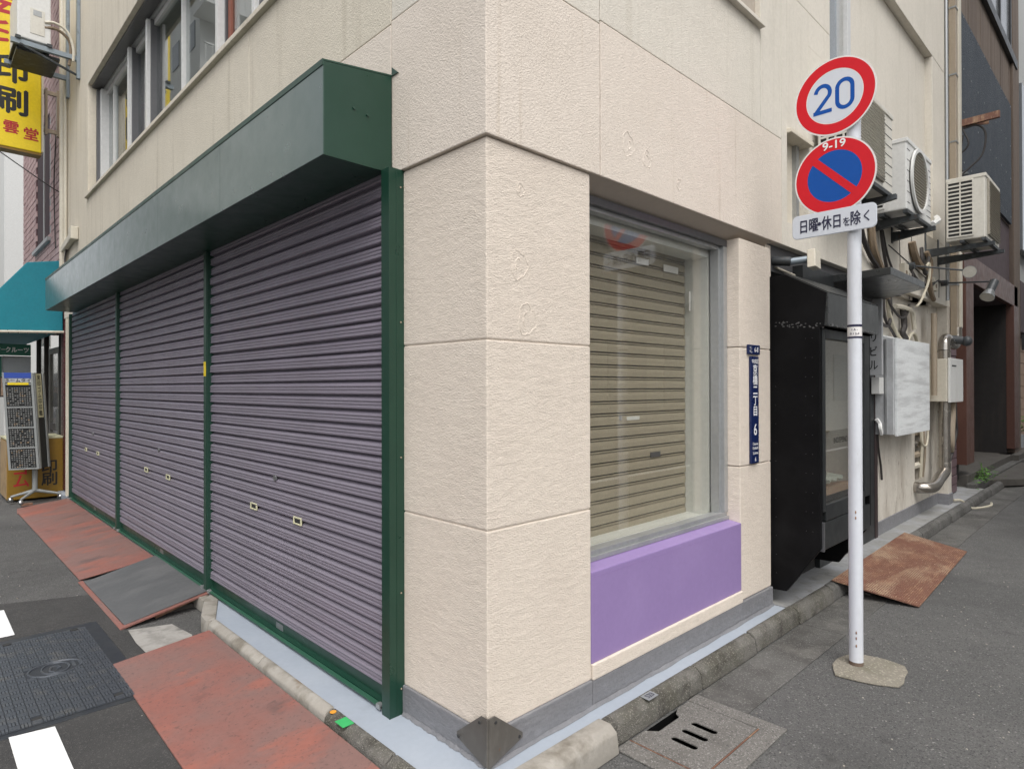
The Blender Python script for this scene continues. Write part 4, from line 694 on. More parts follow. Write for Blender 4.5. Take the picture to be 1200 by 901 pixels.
# cables
def cable(pts, r, m, label, nm='cable'): G().curve(pts, r, 6).solo(nm, m, pts[0], label, 'cable', 'loose cables on the right wall', smooth=50)
cable([(4.35, -.04, 2.93), (4.38, -.05, 2.7), (4.52, -.05, 2.58), (4.75, -.04, 2.45), (4.85, -.03, 2.3)], .028, cable_b, 'thick brown taped pipe drooping below the round-fan unit', 'taped_pipe')
cable([(4.62, -.04, 2.93), (4.66, -.05, 2.72), (4.78, -.05, 2.5), (4.88, -.03, 2.32)], .014, cable_d, 'dark cable beside the brown taped pipe')
cable([(5.3, -.28, 3.0), (5.5, -.26, 3.06), (5.9, -.2, 3.16), (6.1, -.15, 3.24)], .03, ac_w2, 'thick white hose rising from round-fan unit bracket', 'drain_hose')
cable([(5.62, -.04, 2.93), (5.68, -.05, 2.82), (5.85, -.05, 2.74), (6.05, -.06, 2.72)], .035, cable_b, 'lumpy brown pipe below the white hose', 'taped_pipe')
cable([(6.05, -.06, 2.72), (6.12, -.08, 2.78), (6.1, -.08, 2.6), (5.9, -.06, 2.38), (5.75, -.05, 2.30)], .012, cable_l, 'cream cable looping from the lumpy brown pipe')
cable([(5.2, .06, 2.36), (5.25, .06, 2.2), (5.45, .05, 2.02), (5.75, .05, 1.95), (6.0, .05, 2.05), (6.2, .06, 2.02), (6.3, .06, 1.85), (6.35, .06, 1.6)], .018, cable_l, 'cream conduit hanging in a loop above the silver cabinet')
cable([(5.05, .07, 2.38), (5.0, .06, 2.2), (4.98, .06, 2.1), (5.2, .06, 2.08), (5.3, .06, 2.2), (5.32, .07, 2.36)], .016, cable_d, 'dark knotted cables under the dark canopy')
cable([(5.1, .07, 2.38), (5.08, .06, 2.2), (5.14, .06, 2.12), (5.3, .06, 2.05), (5.45, .06, 1.98)], .013, cable_d, 'thin dark cable above the sloping cabinet lid')
cable([(5.4, .05, 2.28), (5.6, .04, 2.29), (5.95, .04, 2.28), (6.05, .05, 2.22), (6.1, .05, 2.1)], .024, pipe_w, 'ivory pipe under the broken wall edge')
cable([(5.58, -.04, 2.66), (5.75, -.04, 2.60), (6.0, -.04, 2.565), (6.3, -.05, 2.57), (6.6, -.05, 2.66), (6.95, -.04, 2.67)], .014, cable_d, 'dark sagging cable joining the two spotlights')
cable([(5.56, -.06, 2.66), (5.54, -.07, 2.55), (5.58, -.07, 2.46), (5.62, -.05, 2.60)], .008, cable_d, 'short dark loop under the upper spotlight mount')
cable([(4.93, .085, 1.22), (4.95, .08, .95), (5.03, .08, .75), (5.06, .08, .62)], .010, cable_d, 'thin black hanging cord low on the dirty wall')
cable([(6.32, .06, 1.3), (6.34, .05, 1.1), (6.36, .05, .9), (6.5, .04, .85), (6.58, .04, 1.0), (6.5, .04, 1.25)], .014, cable_l, 'cream cable loop in front of the pipe niche')
cable([(7.30, -.06, 1.33), (7.15, -.08, 1.1), (7.1, -.08, .85), (7.2, -.06, .75)], .03, tan_pipe, 'thick tan flexible conduit below the meter box', 'flexible_conduit')
cable([(7.4, -.06, 1.33), (7.32, -.08, 1.1), (7.34, -.08, .95), (7.2, -.06, .7), (7.1, -.05, .62)], .018, cable_d, 'dark twisted cable below the meter box')
cable([(7.5, -.02, .13), (7.6, -.08, .12), (7.75, -.16, .02), (8.1, -.28, .016), (8.35, -.26, .016)], .014, cable_l, 'cream cut cable end lying on the gutter')
cable([(4.05, -.03, 2.93), (4.12, -.05, 2.72), (4.30, -.05, 2.60), (4.55, -.04, 2.52), (4.70, -.03, 2.36)], .020, cable_d, 'thick dark cable hanging below the louvred unit')
cable([(4.75, -.02, 2.90), (4.85, -.03, 2.70), (5.05, -.03, 2.56), (5.25, -.03, 2.50)], .010, cable_d, 'thin dark cable crossing the wall below the round-fan unit')
cable([(5.95, -.05, 2.92), (5.90, -.07, 2.78), (6.02, -.07, 2.66), (6.16, -.06, 2.78), (6.25, -.05, 2.9)], .018, cable_d, 'dark slack cable loop under the slotted-side unit')
cable([(6.2, -.04, 2.92), (6.28, -.06, 2.80), (6.22, -.06, 2.62), (6.34, -.05, 2.5), (6.5, -.04, 2.44)], .024, cable_b, 'brown wrapped pipe below the slotted-side unit', 'taped_pipe')
cable([(5.15, .05, 2.35), (5.2, .03, 2.26), (5.5, .03, 2.18), (5.75, .04, 2.22), (5.9, .05, 2.34)], .012, cable_d, 'dark drooping cable under the broken wall edge')
cable([(5.7, .06, 2.3), (5.72, .05, 2.12), (5.66, .05, 2.04), (5.78, .05, 1.98)], .028, cable_d, 'short dark twisted cable above the silver cabinet')
for k, (zz, m) in enumerate(((.98, tan_pipe), (.86, shiny), (.74, tan_pipe), (.62, pipe_w))):
    cable([(6.28, .14, zz), (6.4, .10, zz + .02), (6.52, .12, zz - .01), (6.64, .14, zz + .01)], .034, m, ('brown topmost pipe stub in the wall niche', 'shiny second pipe stub in the wall niche', 'brown third pipe stub in the wall niche', 'pale lowest pipe stub in the wall niche')[k], 'pipe_stub')
cable([(6.4, .07, 1.1), (6.41, .06, .85), (6.43, .08, .5)], .018, cable_l, 'cream vertical pipe across the wall niche'); cable([(6.5, .07, 1.1), (6.5, .05, .8), (6.53, .08, .5)], .014, tan_pipe, 'tan vertical pipe across the wall niche')
G().curve([(4.83, .06, 1.20), (4.85, .04, 1.16), (4.83, .03, 1.12), (4.87, .03, 1.06)], .018, 6).solo('rag', paper, (4.85, .05, 1.1), 'white rag tied under the corner of the silver cabinet', 'rag', smooth=50)

# ============================================================ PLATES, COVERS AND SMALL THINGS ON THE GROUND
# rusty ribbed ramp plate, leaning from kerb to road
rp = thing('rusty_ramp_plate', 'rusty ribbed steel ramp plate leaning from kerb to road behind sign pole', 'ramp plate', (4.1, -.35, .06))
q = [Vector((3.20, -.105, .116)), Vector((5.22, -.062, .116)), Vector((5.30, -.533, .010)), Vector((3.366, -.604, .010))]
G().prism(q, (0, 0, .006)).part('plate', rust_m, rp)
g = G(); n = 40
for i in range(n):
    t0 = (i + .3) / n; t1 = (i + .7) / n; A, Bq = q[0].lerp(q[3], t0), q[1].lerp(q[2], t0); C_, D_ = q[0].lerp(q[3], t1), q[1].lerp(q[2], t1)
    h = Vector((0, 0, .0062)); g.add([A + h, Bq + h, D_ + h, C_ + h, A.lerp(C_, .5) + h * 2.0, Bq.lerp(D_, .5) + h * 2.0], [(0, 1, 5, 4), (4, 5, 2, 3)])
g.part('ribs', rust_rib, rp, stuff=True)
G().box(3.4, -.30, .002, 3.9, -.15, .02).solo('wood_shim', stone_dk, (3.6, -.22, 0), 'dark block under the raised edge of the rusty ramp plate', 'block')
# red ramps
def ramp(pts, m, name, label, th=.008, base=None):
    return G().prism(pts, (0, 0, th)).solo(name, m, base or pts[0], label, 'ramp plate', 'steel ramp plates before the shutters', bevel=.002)
ramp([(-.745, 2.196, .006), (-.775, .2, .006), (-.262, .2, .060), (-.262, 2.16, .070)], red_m, 'red_ramp_plate', 'nearest worn red steel ramp plate beside the manhole cover')
ramp([(-.576, 4.109, .006), (-.586, 7.70, .006), (-.064, 7.42, .094), (-.064, 4.05, .094)], red_m, 'red_ramp_plate', 'far worn red steel ramp plate running to the stamp rack')
ramp([(-.60, 7.70, .004), (-.56, 8.10, .004), (.03, 8.0, .096), (-.03, 7.44, .096)], red_m, 'red_ramp_plate', 'short end piece of red ramp under the stamp rack caster')
rmt = thing('ramp_mat', 'grey rubber covered ramp between the two red plates', 'ramp mat', (-.3, 3.4, .0), 'steel ramp plates before the shutters')
G().prism([(-.562, 2.78, .014), (-.566, 3.98, .014), (-.064, 4.04, .112), (-.052, 2.80, .112)], (0, 0, .008)).part('rubber_sheet', rubber, rmt, bevel=.003)
g = G(); g.prism([(-.592, 2.745, .003), (-.592, 4.07, .003), (-.562, 4.07, .008), (-.562, 2.76, .008)], (0, 0, .004)); g.part('edge_frame', red_m, rmt)
g = G(); g.prism([(-.59, 2.74, .003), (-.05, 2.775, .100), (-.05, 2.83, .100), (-.575, 2.80, .004)], (0, 0, .009)); g.part('edge_frame', red_m, rmt)
g = G(); g.prism([(-.38, 2.80, .006), (-.06, 2.81, .085), (-.06, 2.84, .085), (-.38, 2.83, .006)], (0, 0, .018)); g.part('frame_rib', rust_m, rmt)
G().box(-.33, 2.86, .002, -.08, 3.6, .03).solo('ramp_support', stone_dk, (-.2, 3.2, 0), 'dark support under the grey rubber ramp', 'support')
# rectangular manhole cover with woven tread
mc = thing('manhole_cover', 'dark rectangular cast iron manhole cover with woven tread and emblem', 'manhole cover', (-.98, 2.4, 0))
g = G().box(-1.62, 1.70, .001, -.668, 3.02, .0075); g.part('cover_frame', iron, mc, bevel=.002)
G().box(-1.58, 1.735, .0075, -.715, 2.965, .011).part('cover_lid', iron, mc)
g = G(); a = .040
for ix in range(22):
    for iy in range(32):
        cx, cy = -1.562 + ix * a, 1.755 + iy * a
        if cx > -.728 or cy > 2.952: continue
        if ((cx + .972) / .13) ** 2 + ((cy - 2.36) / .11) ** 2 < 1: continue
        if any((cx - hx) ** 2 + (cy - hy) ** 2 < .0012 for (hx, hy) in ((-1.125, 2.93), (-.80, 2.93), (-.80, 1.79), (-1.12, 1.79))): continue
        for s in (-1, 0, 1):
            if (ix + iy) % 2: g.box(cx - .0185, cy + s * .0125 - .0045, .011, cx + .0185, cy + s * .0125 + .0045, .0165)
            else: g.box(cx + s * .0125 - .0045, cy - .0185, .011, cx + s * .0125 + .0045, cy + .0185, .0165)
g.part('woven_tread', iron_hi, mc, fix=False, stuff=True)
g = G()
def oval(rx, ry, r): g.tube([(-.972 + rx * cos(2 * pi * k / 28), 2.36 + ry * sin(2 * pi * k / 28), .0125) for k in range(29)], r, 5)
oval(.118, .098, .006); oval(.060, .078, .005)
g.tube([(-.95, 2.30, .0125), (-.98, 2.29, .0125), (-1.0, 2.33, .0125), (-.99, 2.38, .0125), (-.96, 2.385, .0125), (-.95, 2.35, .0125), (-.97, 2.34, .0125)], .006, 5)
g.box(-.90, 2.32, .011, -.885, 2.40, .0145); g.box(-.87, 2.33, .011, -.86, 2.39, .0145); g.part('emblem', iron_hi, mc)
for (hx, hy) in ((-1.125, 2.93), (-.80, 2.93), (-.80, 1.79), (-1.12, 1.79)): G().ring((hx, hy, .011), (0, 0, 1), 0, .020, .004, 14).part('key_hole', ac_dk, mc)
# concrete drain with slotted cover
dr = thing('drain_cover', 'speckled concrete gutter drain cover with three slots beside the mossy kerb', 'drain', (.95, -.35, 0))
def holed(outer, holes, z0, z1):   # lid with slots cut right through
    bm = bmesh.new(); es = []
    for lp in [outer] + holes:
        vs = [bm.verts.new((p[0], p[1], z1)) for p in lp]; es += [bm.edges.new((vs[i], vs[(i + 1) % len(vs)])) for i in range(len(vs))]
    bmesh.ops.triangle_fill(bm, use_beauty=True, use_dissolve=False, edges=es)
    ext = bmesh.ops.extrude_face_region(bm, geom=bm.faces[:]); bmesh.ops.translate(bm, verts=[v for v in ext['geom'] if isinstance(v, bmesh.types.BMVert)], vec=(0, 0, z0 - z1))
    bm.verts.index_update(); g = G(); g.add([v.co[:] for v in bm.verts], [[v.index for v in f.verts] for f in bm.faces]); bm.free(); return g
def slot(x, y0, y1, w):
    pts = []
    for (yc, a0) in ((y0 + w, 180), (y1 - w, 0)): pts += [(x + w * cos(radians(a0 + 180 * k / 6)), yc + w * sin(radians(a0 + 180 * k / 6))) for k in range(7)]
    return pts
outer = [(.66, -.505), (1.125, -.505), (1.125, -.172), (1.03, -.172), (.985, -.19), (.965, -.218), (.80, -.218), (.78, -.195), (.76, -.172), (.66, -.172)]
holed(outer, [slot(x, -.402, -.281, .0165) for x in (.80, .885, .965)], .003, .010).part('drain_lid', grate_m, dr, bevel=.002)
g = G(); g.box(.56, -.60, .001, .652, -.165, .009); g.box(1.133, -.60, .001, 1.215, -.165, .009); g.box(.652, -.60, .001, 1.133, -.514, .009); g.part('drain_surround', grate_m, dr, bevel=.003)
g = G(); g.box(.653, -.513, .002, .657, -.17, .0096); g.box(.655, -.5125, .002, 1.13, -.508, .0096); g.part('rusty_rim', rust_m, dr)
g = G(); g.box(.64, -.52, -.32, 1.15, -.15, -.30); g.box(.64, -.52, -.3, .656, -.15, -.002); g.box(1.131, -.52, -.3, 1.15, -.15, -.002); g.box(.656, -.52, -.3, 1.131, -.509, -.002); g.box(.656, -.167, -.3, 1.131, -.15, -.002); g.part('drain_pit', pit_m, dr)
tg = G().prism([(.828, -.104, .108), (.905, -.104, .108), (.905, -.150, .106), (.828, -.150, .106)], (0, 0, .002)).solo('number_tag', tag_m, (.86, -.12, .107), 'small silver tag marked with a number stuck on the mossy kerb', 'tag')
G().text('S23', .040, (.866, -.127, .1098), X_, Y_, sx=.9).part('lettering', ink, tg)
G().box(-.258, .60, .1068, -.206, .668, .109).solo('green_tape', tape_g, (-.23, .63, .106), 'small bright green tape square on the left kerb', 'tape')
G().ring((-.224, .745, .1066), (0, 0, 1), 0, .014, .002, 12).solo('orange_mark', orange_m, (-.22, .745, .106), 'small orange disc mark on the left kerb by the green tape', 'marker')
G().box(-.29, .905, .052, -.268, .93, .066).solo('white_chip', paper, (-.28, .91, .05), 'tiny white chip at the kerb edge on the red plate', 'litter')

# ============================================================ LEFT NEIGHBOUR: pink brick shop
NB = thing('brick_shop_building', 'pink brick shop building beyond the far end of the shutters', 'building', (0, 10, 0))
G().box(.012, 8.56, 3.1, 4, 12.8, 9).part('wall_core', brick_j, NB)
g = G(); bw, bh = .205, .088
for r in range(58):
    z = 3.12 + r * (bh + .014); y = 8.56 - (.1 if r % 2 else 0)
    while y < 12.8:
        y0, y1 = max(y, 8.56), min(y + bw, 12.8)
        if y1 - y0 > .02 and not (9.75 < (y0 + y1) / 2 < 11.25 and 3.75 < z < 5.6): g.box(random.uniform(-.003, .002), y0, z, .013, y1, z + bh)
        y += bw + .012
g.part('brick', brick_m, NB, fix=False, stuff=True)
nw = G().box(.0, 11.2, 3.7, .1, 11.28, 5.7).part('side_window', red_tile, NB); G().box(.02, 9.8, 3.75, .06, 11.2, 3.80).part('window_frame', alu, nw); G().box(-.05, 9.72, 3.70, .05, 11.3, 3.755).part('window_sill', alu, nw)
G().box(-.002, 10.4, 3.8, .05, 10.46, 5.6).part('window_frame', alu, nw); G().box(.0, 9.78, 3.8, .05, 9.84, 5.6).part('window_frame', alu, nw); G().box(.06, 9.8, 3.8, .066, 11.2, 5.6).part('window_pane', opp_a, nw)
G().box(.014, 8.32, .1, .4, 8.56, 3.1).part('pier', beige, NB); 
g = G()
for r in range(40): z = .12 + r * .072; g.box(-.003 + random.uniform(0, .003), 8.62, z, .02, 8.83, z + .064)
g.part('brick', red_tile, NB, fix=False, stuff=True)
G().box(.021, 8.56, .1, .5, 8.86, 3.1).part('pier_core', brick_j, NB)
G().box(-.1, 8.86, 2.5, .6, 12.8, 3.1).part('shop_lintel', dark_room, NB); G().box(2.6, 8.86, .02, 2.7, 12.8, 2.5).part('shop_back', dark_room, NB); G().box(.5, 8.6, .1, 2.7, 8.7, 2.6).part('shop_side', dark_room, NB); G().box(.1, 8.86, .0, 2.7, 12.8, .012).part('shop_floor', gutter_m, NB)
dr_ = G().box(.02, 8.90, .1, .09, 9.02, 2.5).part('shop_door', frame_st, NB)
for (ya, yb, za, zb, m) in ((9.28, 9.36, .02, 2.1, frame_st), (10.06, 10.16, .02, 2.1, frame_st), (9.36, 10.06, 2.02, 2.1, frame_st), (9.36, 10.06, .02, .2, frame_br), (9.36, 10.06, .88, .98, frame_br), (9.02, 9.28, .02, 2.5, dark_room)): G().box(.03, ya, za, .08, yb, zb).part('door_frame', m, dr_)
G().box(.05, 9.36, .2, .056, 10.06, 2.02).part('door_pane', pane_m, dr_); G().box(-.0, 9.30, .9, .03, 9.33, 1.2).part('door_handle', galv, dr_)
for yy in (10.5, 11.3): G().box(.02, yy, .1, .08, yy + .06, 2.5).part('shopfront_post', frame_br, NB)
for (ya, yb) in ((10.16, 10.5), (10.56, 11.3)): G().box(.05, ya, .1, .056, yb, 2.5).part('shopfront_pane', pane_case, NB)
# drain pipe and little bell lamp at the junction
g = G(); g.tube([(-.045, 8.02, .12), (-.045, 8.02, 2.4)], .035, 10); g.solo('drain_pipe', pipe_w, (-.045, 8.02, .1), 'cream drain pipe at the far end of shutters', 'pipe', smooth=40)
g = G(); g.tube([(-.05, 8.42, 2.9), (-.05, 8.42, 7.2)], .04, 10); g.tube([(-.04, 8.28, 2.9), (-.04, 8.28, 7.2)], .02, 8); g.solo('drain_pipe', pipe_w, (-.05, 8.42, 2.9), 'tall cream pipe pair beside the pink brick upper wall', 'pipe', smooth=40)
el = thing('emergency_lamp', 'cream wall lamp box at the end of the green canopy', 'lamp', (-.06, 7.9, 3.35)); G().box(-.10, 7.55, 3.34, PW - .002, 7.72, 3.50).part('lamp_box', pipe_w, el, bevel=.012); G().prism([(-.08, 7.72, 3.36), (-.08, 8.36, 3.30), (-.08, 8.36, 3.38), (-.08, 7.72, 3.46)], (.06, 0, 0)).part('lamp_shade', pipe_w, el, bevel=.008)
cable([(-.04, 8.2, 3.32), (-.05, 8.25, 3.2), (-.05, 8.2, 3.05), (-.05, 8.22, 2.7)], .012, cable_d, 'thin dark wire below the cream wall lamp')
cable([(-.7, 8.75, 4.6), (-.2, 8.75, 4.28), (.0, 8.9, 4.22)], .007, cable_d, 'thin dark wire slung from the yellow sign to brick wall')
cable([(.0, 9.3, 5.2), (-.03, 9.25, 4.5), (-.02, 9.3, 4.1), (-.02, 9.2, 3.5)], .008, cable_d, 'black wire hanging down the pink brick wall')
# teal awning
aw = thing('teal_awning', 'teal canvas shop awning over the brick shop front', 'awning', (0, 10, 2.3))
A0 = [(-.01, 8.68, 3.245), (-.40, 8.68, 3.17), (-.90, 8.68, 2.50), (-.92, 8.68, 2.235), (-.01, 8.68, 2.28)]
G().prism(A0, (0, 3.9, 0)).part('canvas', teal, aw, bevel=.01)
G().tube([(-.93, 8.67, 2.225), (.02, 8.67, 2.268)], .018, 8).part('front_bar', pipe_w, aw, 40); G().tube([(-.93, 8.67, 2.225), (-.93, 12.58, 2.225)], .018, 8).part('front_bar', pipe_w, aw, 40)
g = G(); [g.tube([(-.9 + k * .1, 8.668, 2.26), (-.89 + k * .1, 8.66, 2.22)], .008, 5) for k in range(10)]; g.part('lacing', cable_d, aw)
# yellow projecting sign
ys = thing('yellow_projecting_sign', 'tall yellow sign with red and black characters projecting beside the brick wall', 'sign', (-.6, 8.75, 4.6))
sx0, sx1, sy = -.97, -.245, 8.70
G().box(sx0, sy, 4.66, sx1, sy + .20, 7.9).part('sign_box', yellow, ys, bevel=.01); G().box(sx1, sy + .01, 4.68, sx1 + .025, sy + .19, 7.9).part('edge_trim', pipe_w, ys); G().box(sx0, sy + .01, 4.63, sx1, sy + .19, 4.66).part('base_trim', yellow_box, ys)
for (ch, zz) in (('刷', 5.27), ('印', 5.68)): G().text(ch, .37, (-.56, sy, zz), X_, Z_, bold=.03).part('black_character', blk_ink, ys)
for (ch, sz, xx, zz) in (('印', .37, -.585, 6.12), ('会', .40, -.585, 6.56), ('雲', .175, -.565, 4.92), ('堂', .175, -.355, 4.885)): G().text(ch, sz, (xx, sy, zz), X_, Z_, bold=.025).part('red_character', crimson, ys)
for zz in (4.98, 5.5): G().box(sx1 + .025, sy + .06, zz, .012, sy + .10, zz + .05).part('bracket_bar', tan_pipe, ys)
G().box(-.07, sy + .05, 4.95, -.03, sy + .11, 5.58).part('bracket_bar', tan_pipe, ys); G().box(-.2, sy + .05, 4.95, -.17, sy + .11, 5.58).part('bracket_bar', tan_pipe, ys)
# green hanging sign, locker, picture boards beneath the awning
hg = thing('shop_sign', 'small green shop sign with white katakana under the teal awning', 'sign', (-.4, 9.6, 2.0)); G().box(-.85, 9.58, 1.97, -.255, 9.64, 2.13).part('board', shop_green, hg, bevel=.004); g = G().text('コピー', .055, (-.62, 9.58, 2.05), X_, Z_, bold=.01); g.text('クルーツ', .085, (-.41, 9.58, 2.05), X_, Z_, bold=.03, sx=.8); g.part('lettering', white_ink, hg)
G().box(-.56, 9.75, 1.66, -.235, 9.95, 1.965).solo('pale_locker', pale_box, (-.4, 9.85, 1.66), 'pale grey locker box hanging under the green shop sign', 'locker', bevel=.006)
G().box(-.60, 9.72, 1.66, -.57, 9.76, 1.96).solo('green_strip', shop_green, (-.58, 9.74, 1.66), 'narrow green strip beside the pale grey locker', 'strip')
pb = thing('picture_board', 'dark framed notice board with pale centre behind the stamp rack', 'notice board', (-.4, 9.5, 1.5)); G().box(-.62, 9.48, 1.38, -.21, 9.52, 1.665).part('board', frame_br, pb, bevel=.004); G().box(-.46, 9.474, 1.39, -.36, 9.481, 1.655).part('pale_sheet', pale_box, pb); g = G(); g.box(-.60, 9.475, 1.40, -.48, 9.481, 1.645); g.box(-.34, 9.475, 1.40, -.23, 9.481, 1.645); g.part('dark_sheets', case_back, pb)
# rotating stamp rack on a caster base, leaning slightly
rk = thing('stamp_rack', 'tall grey rotating rack of name stamps on a caster base', 'display rack', (-.24, 8.55, .03))
rb = G(); cx, cy = -.335, 8.50
for (ang, L) in ((165, .42), (238, .55), (-8, .45)):
    e = (cx + L * .6 * cos(radians(ang)), cy + L * .6 * sin(radians(ang)), .10); rb.tube([(cx, cy, .17), e], .022, 8, r1=.014)
base = rb.part('base', rack_gr, rk, 40)
for (ang, L) in ((165, .42), (238, .55), (-8, .45)):
    e = (cx + L * .6 * cos(radians(ang)), cy + L * .6 * sin(radians(ang))); G().ball((e[0], e[1], .062), .033, 10, 7).part('caster', chrome, base, 60)
G().tube([(cx, cy, .15), (cx, cy, .50)], .03, 12).part('column', rack_gr, rk, 40)
def lean(p): return (p[0] - (p[2] - .4) * .055, p[1], p[2])
pl_, pr_, pb_ = Vector((-.60, 8.44, 0)), Vector((-.305, 8.36, 0)), Vector((-.175, 8.56, 0)); RZ0, RZ1 = .46, 1.70
body = G(); tri = [pl_, pr_, pb_, Vector((-.44, 8.72, 0))]
body.add([lean((p.x, p.y, z)) for z in (RZ0, RZ1) for p in tri], [(3, 2, 1, 0), (4, 5, 6, 7)] + [(i, (i + 1) % 4, 4 + (i + 1) % 4, 4 + i) for i in range(4)]); body.part('rack_body', rack_dk, rk)
dirn = (pr_ - pl_); nrm = Vector((dirn.y, -dirn.x, 0)).normalized()
def face(u0, u1, z0, z1, d, th): 
    a, b = pl_ + dirn * u0 + nrm * d, pl_ + dirn * u1 + nrm * d; v = [lean((q.x, q.y, z)) for (q, z) in ((a, z0), (b, z0), (b, z1), (a, z1))]
    w = [tuple(Vector(k) + nrm * th) for k in v]; return v + w, [(3, 2, 1, 0), (4, 5, 6, 7), (0, 1, 5, 4), (1, 2, 6, 5), (2, 3, 7, 6), (3, 0, 4, 7)]
for (u0, u1) in ((-.01, .07), (.93, 1.01)): g = G(); g.add(*face(u0, u1, RZ0, RZ1, .001, .02)); g.part('side_rail', rack_gr, rk)
for zz in (RZ0, RZ0 + .27, RZ0 + .53, RZ0 + .79, 1.545): g = G(); g.add(*face(.07, .93, zz, zz + .018, .001, .016)); g.part('cross_bar', rack_gr, rk)
g = G()
for t_ in range(4):
    for r in range(10):
        for c in range(10):
            if random.random() < .16: continue
            u0 = .105 + c * .081; z0 = RZ0 + .028 + t_ * .265 + r * .0235; g.add(*face(u0, u0 + .047, z0, z0 + .0125, .002, .012))
g.part('stamp_ends', stampm, rk, fix=False, stuff=True)
g = G(); g.add(*face(.05, .95, 1.63, 1.70, .003, .02)); g.part('blue_header', blue_s, rk); g = G(); g.add(*face(.05, .95, 1.575, 1.63, .003, .016)); g.part('title_strip', galv_box, rk); g = G(); g.add(*face(.15, .85, 1.545, 1.572, .018, .006)); g.part('yellow_strip', yellow, rk)
tc_ = pl_ + dirn * .5 + nrm * .026; G().text('ネームタイ', .055, lean((tc_.x, tc_.y, 1.603)), dirn.normalized(), Z_, bold=.01).part('lettering', blk_ink, rk)
d2_ = (pb_ - pr_); n2 = Vector((d2_.y, -d2_.x, 0)).normalized(); UL = Vector((-.055, 0, 1)).normalized()
g = G(); a, b = pr_ + d2_ * .22 + n2 * .004, pr_ + d2_ * .78 + n2 * .004; g.add([lean((q_.x, q_.y, z)) for (q_, z) in ((a, 1.12), (b, 1.12), (b, 1.69), (a, 1.69))] + [tuple(Vector(lean((q_.x, q_.y, z))) - n2 * .003) for (q_, z) in ((a, 1.12), (b, 1.12), (b, 1.69), (a, 1.69))], [(0, 1, 2, 3), (7, 6, 5, 4), (0, 4, 5, 1), (1, 5, 6, 2), (2, 6, 7, 3), (3, 7, 4, 0)]); g.part('cream_label', cream_lab, rk)
m_ = pr_ + d2_ * .5 + n2 * .005; G().text('実印ゴム印印鑑', .075, lean((m_.x, m_.y, 1.41)), d2_.normalized(), UL, bold=.012, sx=1.1, vertical=True, step=.077).part('lettering', blk_ink, rk)
for u0 in (.0, .88):
    g = G(); a, b = pr_ + d2_ * u0 + n2 * .002, pr_ + d2_ * (u0 + .14) + n2 * .002; g.prism([lean((a.x, a.y, RZ0)), lean((b.x, b.y, RZ0)), lean((b.x, b.y, RZ1)), lean((a.x, a.y, RZ1))], n2 * .015); g.part('side_rail', rack_gr, rk)
# yellow cabinet behind it
yb_ = thing('yellow_cabinet', 'worn yellow cabinet with red and black characters behind the stamp rack', 'cabinet', (-.35, 9.1, 0)); G().box(-.60, 8.74, .03, .01, 9.5, .82).part('cabinet_body', yellow_box, yb_, bevel=.012); G().box(-.606, 8.76, .05, -.6005, 9.48, .80).part('side_panel', cardboard, yb_); G().box(-.605, 8.735, .82, .012, 9.5, .845).part('cabinet_top', cream_lab, yb_, bevel=.004)
g = G().text('ゴム', .19, (-.45, 8.74, .36), X_, Z_, bold=.02, vertical=True, step=.17); g.part('red_lettering', crimson, yb_); g = G().text('印刷', .19, (-.15, 8.74, .36), X_, Z_, bold=.02, vertical=True, step=.17); g.part('black_lettering', blk_ink, yb_)
for (xx, yy) in ((-.55, 8.80), (-.05, 8.80), (-.55, 9.44), (-.05, 9.44)): G().ball((xx, yy, .02), .02, 8, 5).part('foot', ac_dk, yb_)
G().box(-.505, 8.20, .02, -.39, 8.27, .045).solo('wood_chock', rust_m, (-.45, 8.23, .02), 'small brown wooden chock under the rack caster', 'chock')
# person standing behind the shop door
PE = thing('person', 'person in dark clothes and white face mask standing inside the shop door', 'person', (.30, 11.35, .012))
def skinned(name, verts, edges, radii, m, parent, sub=2):
    me = bpy.data.meshes.new(name); me.from_pydata(verts, edges, []); o = bpy.data.objects.new(name, me); COL.objects.link(o)
    md = o.modifiers.new('skin', 'SKIN'); md.use_smooth_shade = True; s2 = o.modifiers.new('sub', 'SUBSURF'); s2.levels = s2.render_levels = sub
    if not me.skin_vertices: me.skin_vertices.new(name='')
    for i, r in enumerate(radii): me.skin_vertices[0].data[i].radius = (r, r); me.skin_vertices[0].data[i].use_root = (i == 0)
    me2 = bpy.data.meshes.new_from_object(o.evaluated_get(bpy.context.evaluated_depsgraph_get())); bpy.data.objects.remove(o); bpy.data.meshes.remove(me)
    me2.materials.clear(); me2.materials.append(m); me2.name = name; me2.polygons.foreach_set('material_index', [0] * len(me2.polygons)); n = bpy.data.objects.new(name, me2); COL.objects.link(n); n.parent = parent; return n
V = [(0, 0, .92), (0, 0, 1.12), (0, -.01, 1.32), (0, -.01, 1.42), (0, -.03, 1.50), (0, -.05, 1.58), (0, -.05, 1.66),
     (-.18, 0, 1.36), (-.23, .02, 1.10), (-.22, -.05, .86), (.18, 0, 1.36), (.23, .02, 1.10), (.22, -.05, .86),
     (-.09, 0, .84), (-.10, -.01, .48), (-.10, .02, .08), (-.10, -.12, .04), (.09, 0, .84), (.10, -.01, .48), (.10, .02, .08), (.10, -.12, .04)]
Eg = [(0, 1), (1, 2), (2, 3), (3, 4), (4, 5), (5, 6), (2, 7), (7, 8), (8, 9), (2, 10), (10, 11), (11, 12), (0, 13), (13, 14), (14, 15), (15, 16), (0, 17), (17, 18), (18, 19), (19, 20)]
Rd = [.13, .13, .14, .07, .055, .09, .075, .06, .048, .036, .06, .048, .036, .095, .062, .045, .04, .095, .062, .045, .04]
bd = skinned('body', V, Eg, Rd, skin_m, PE)
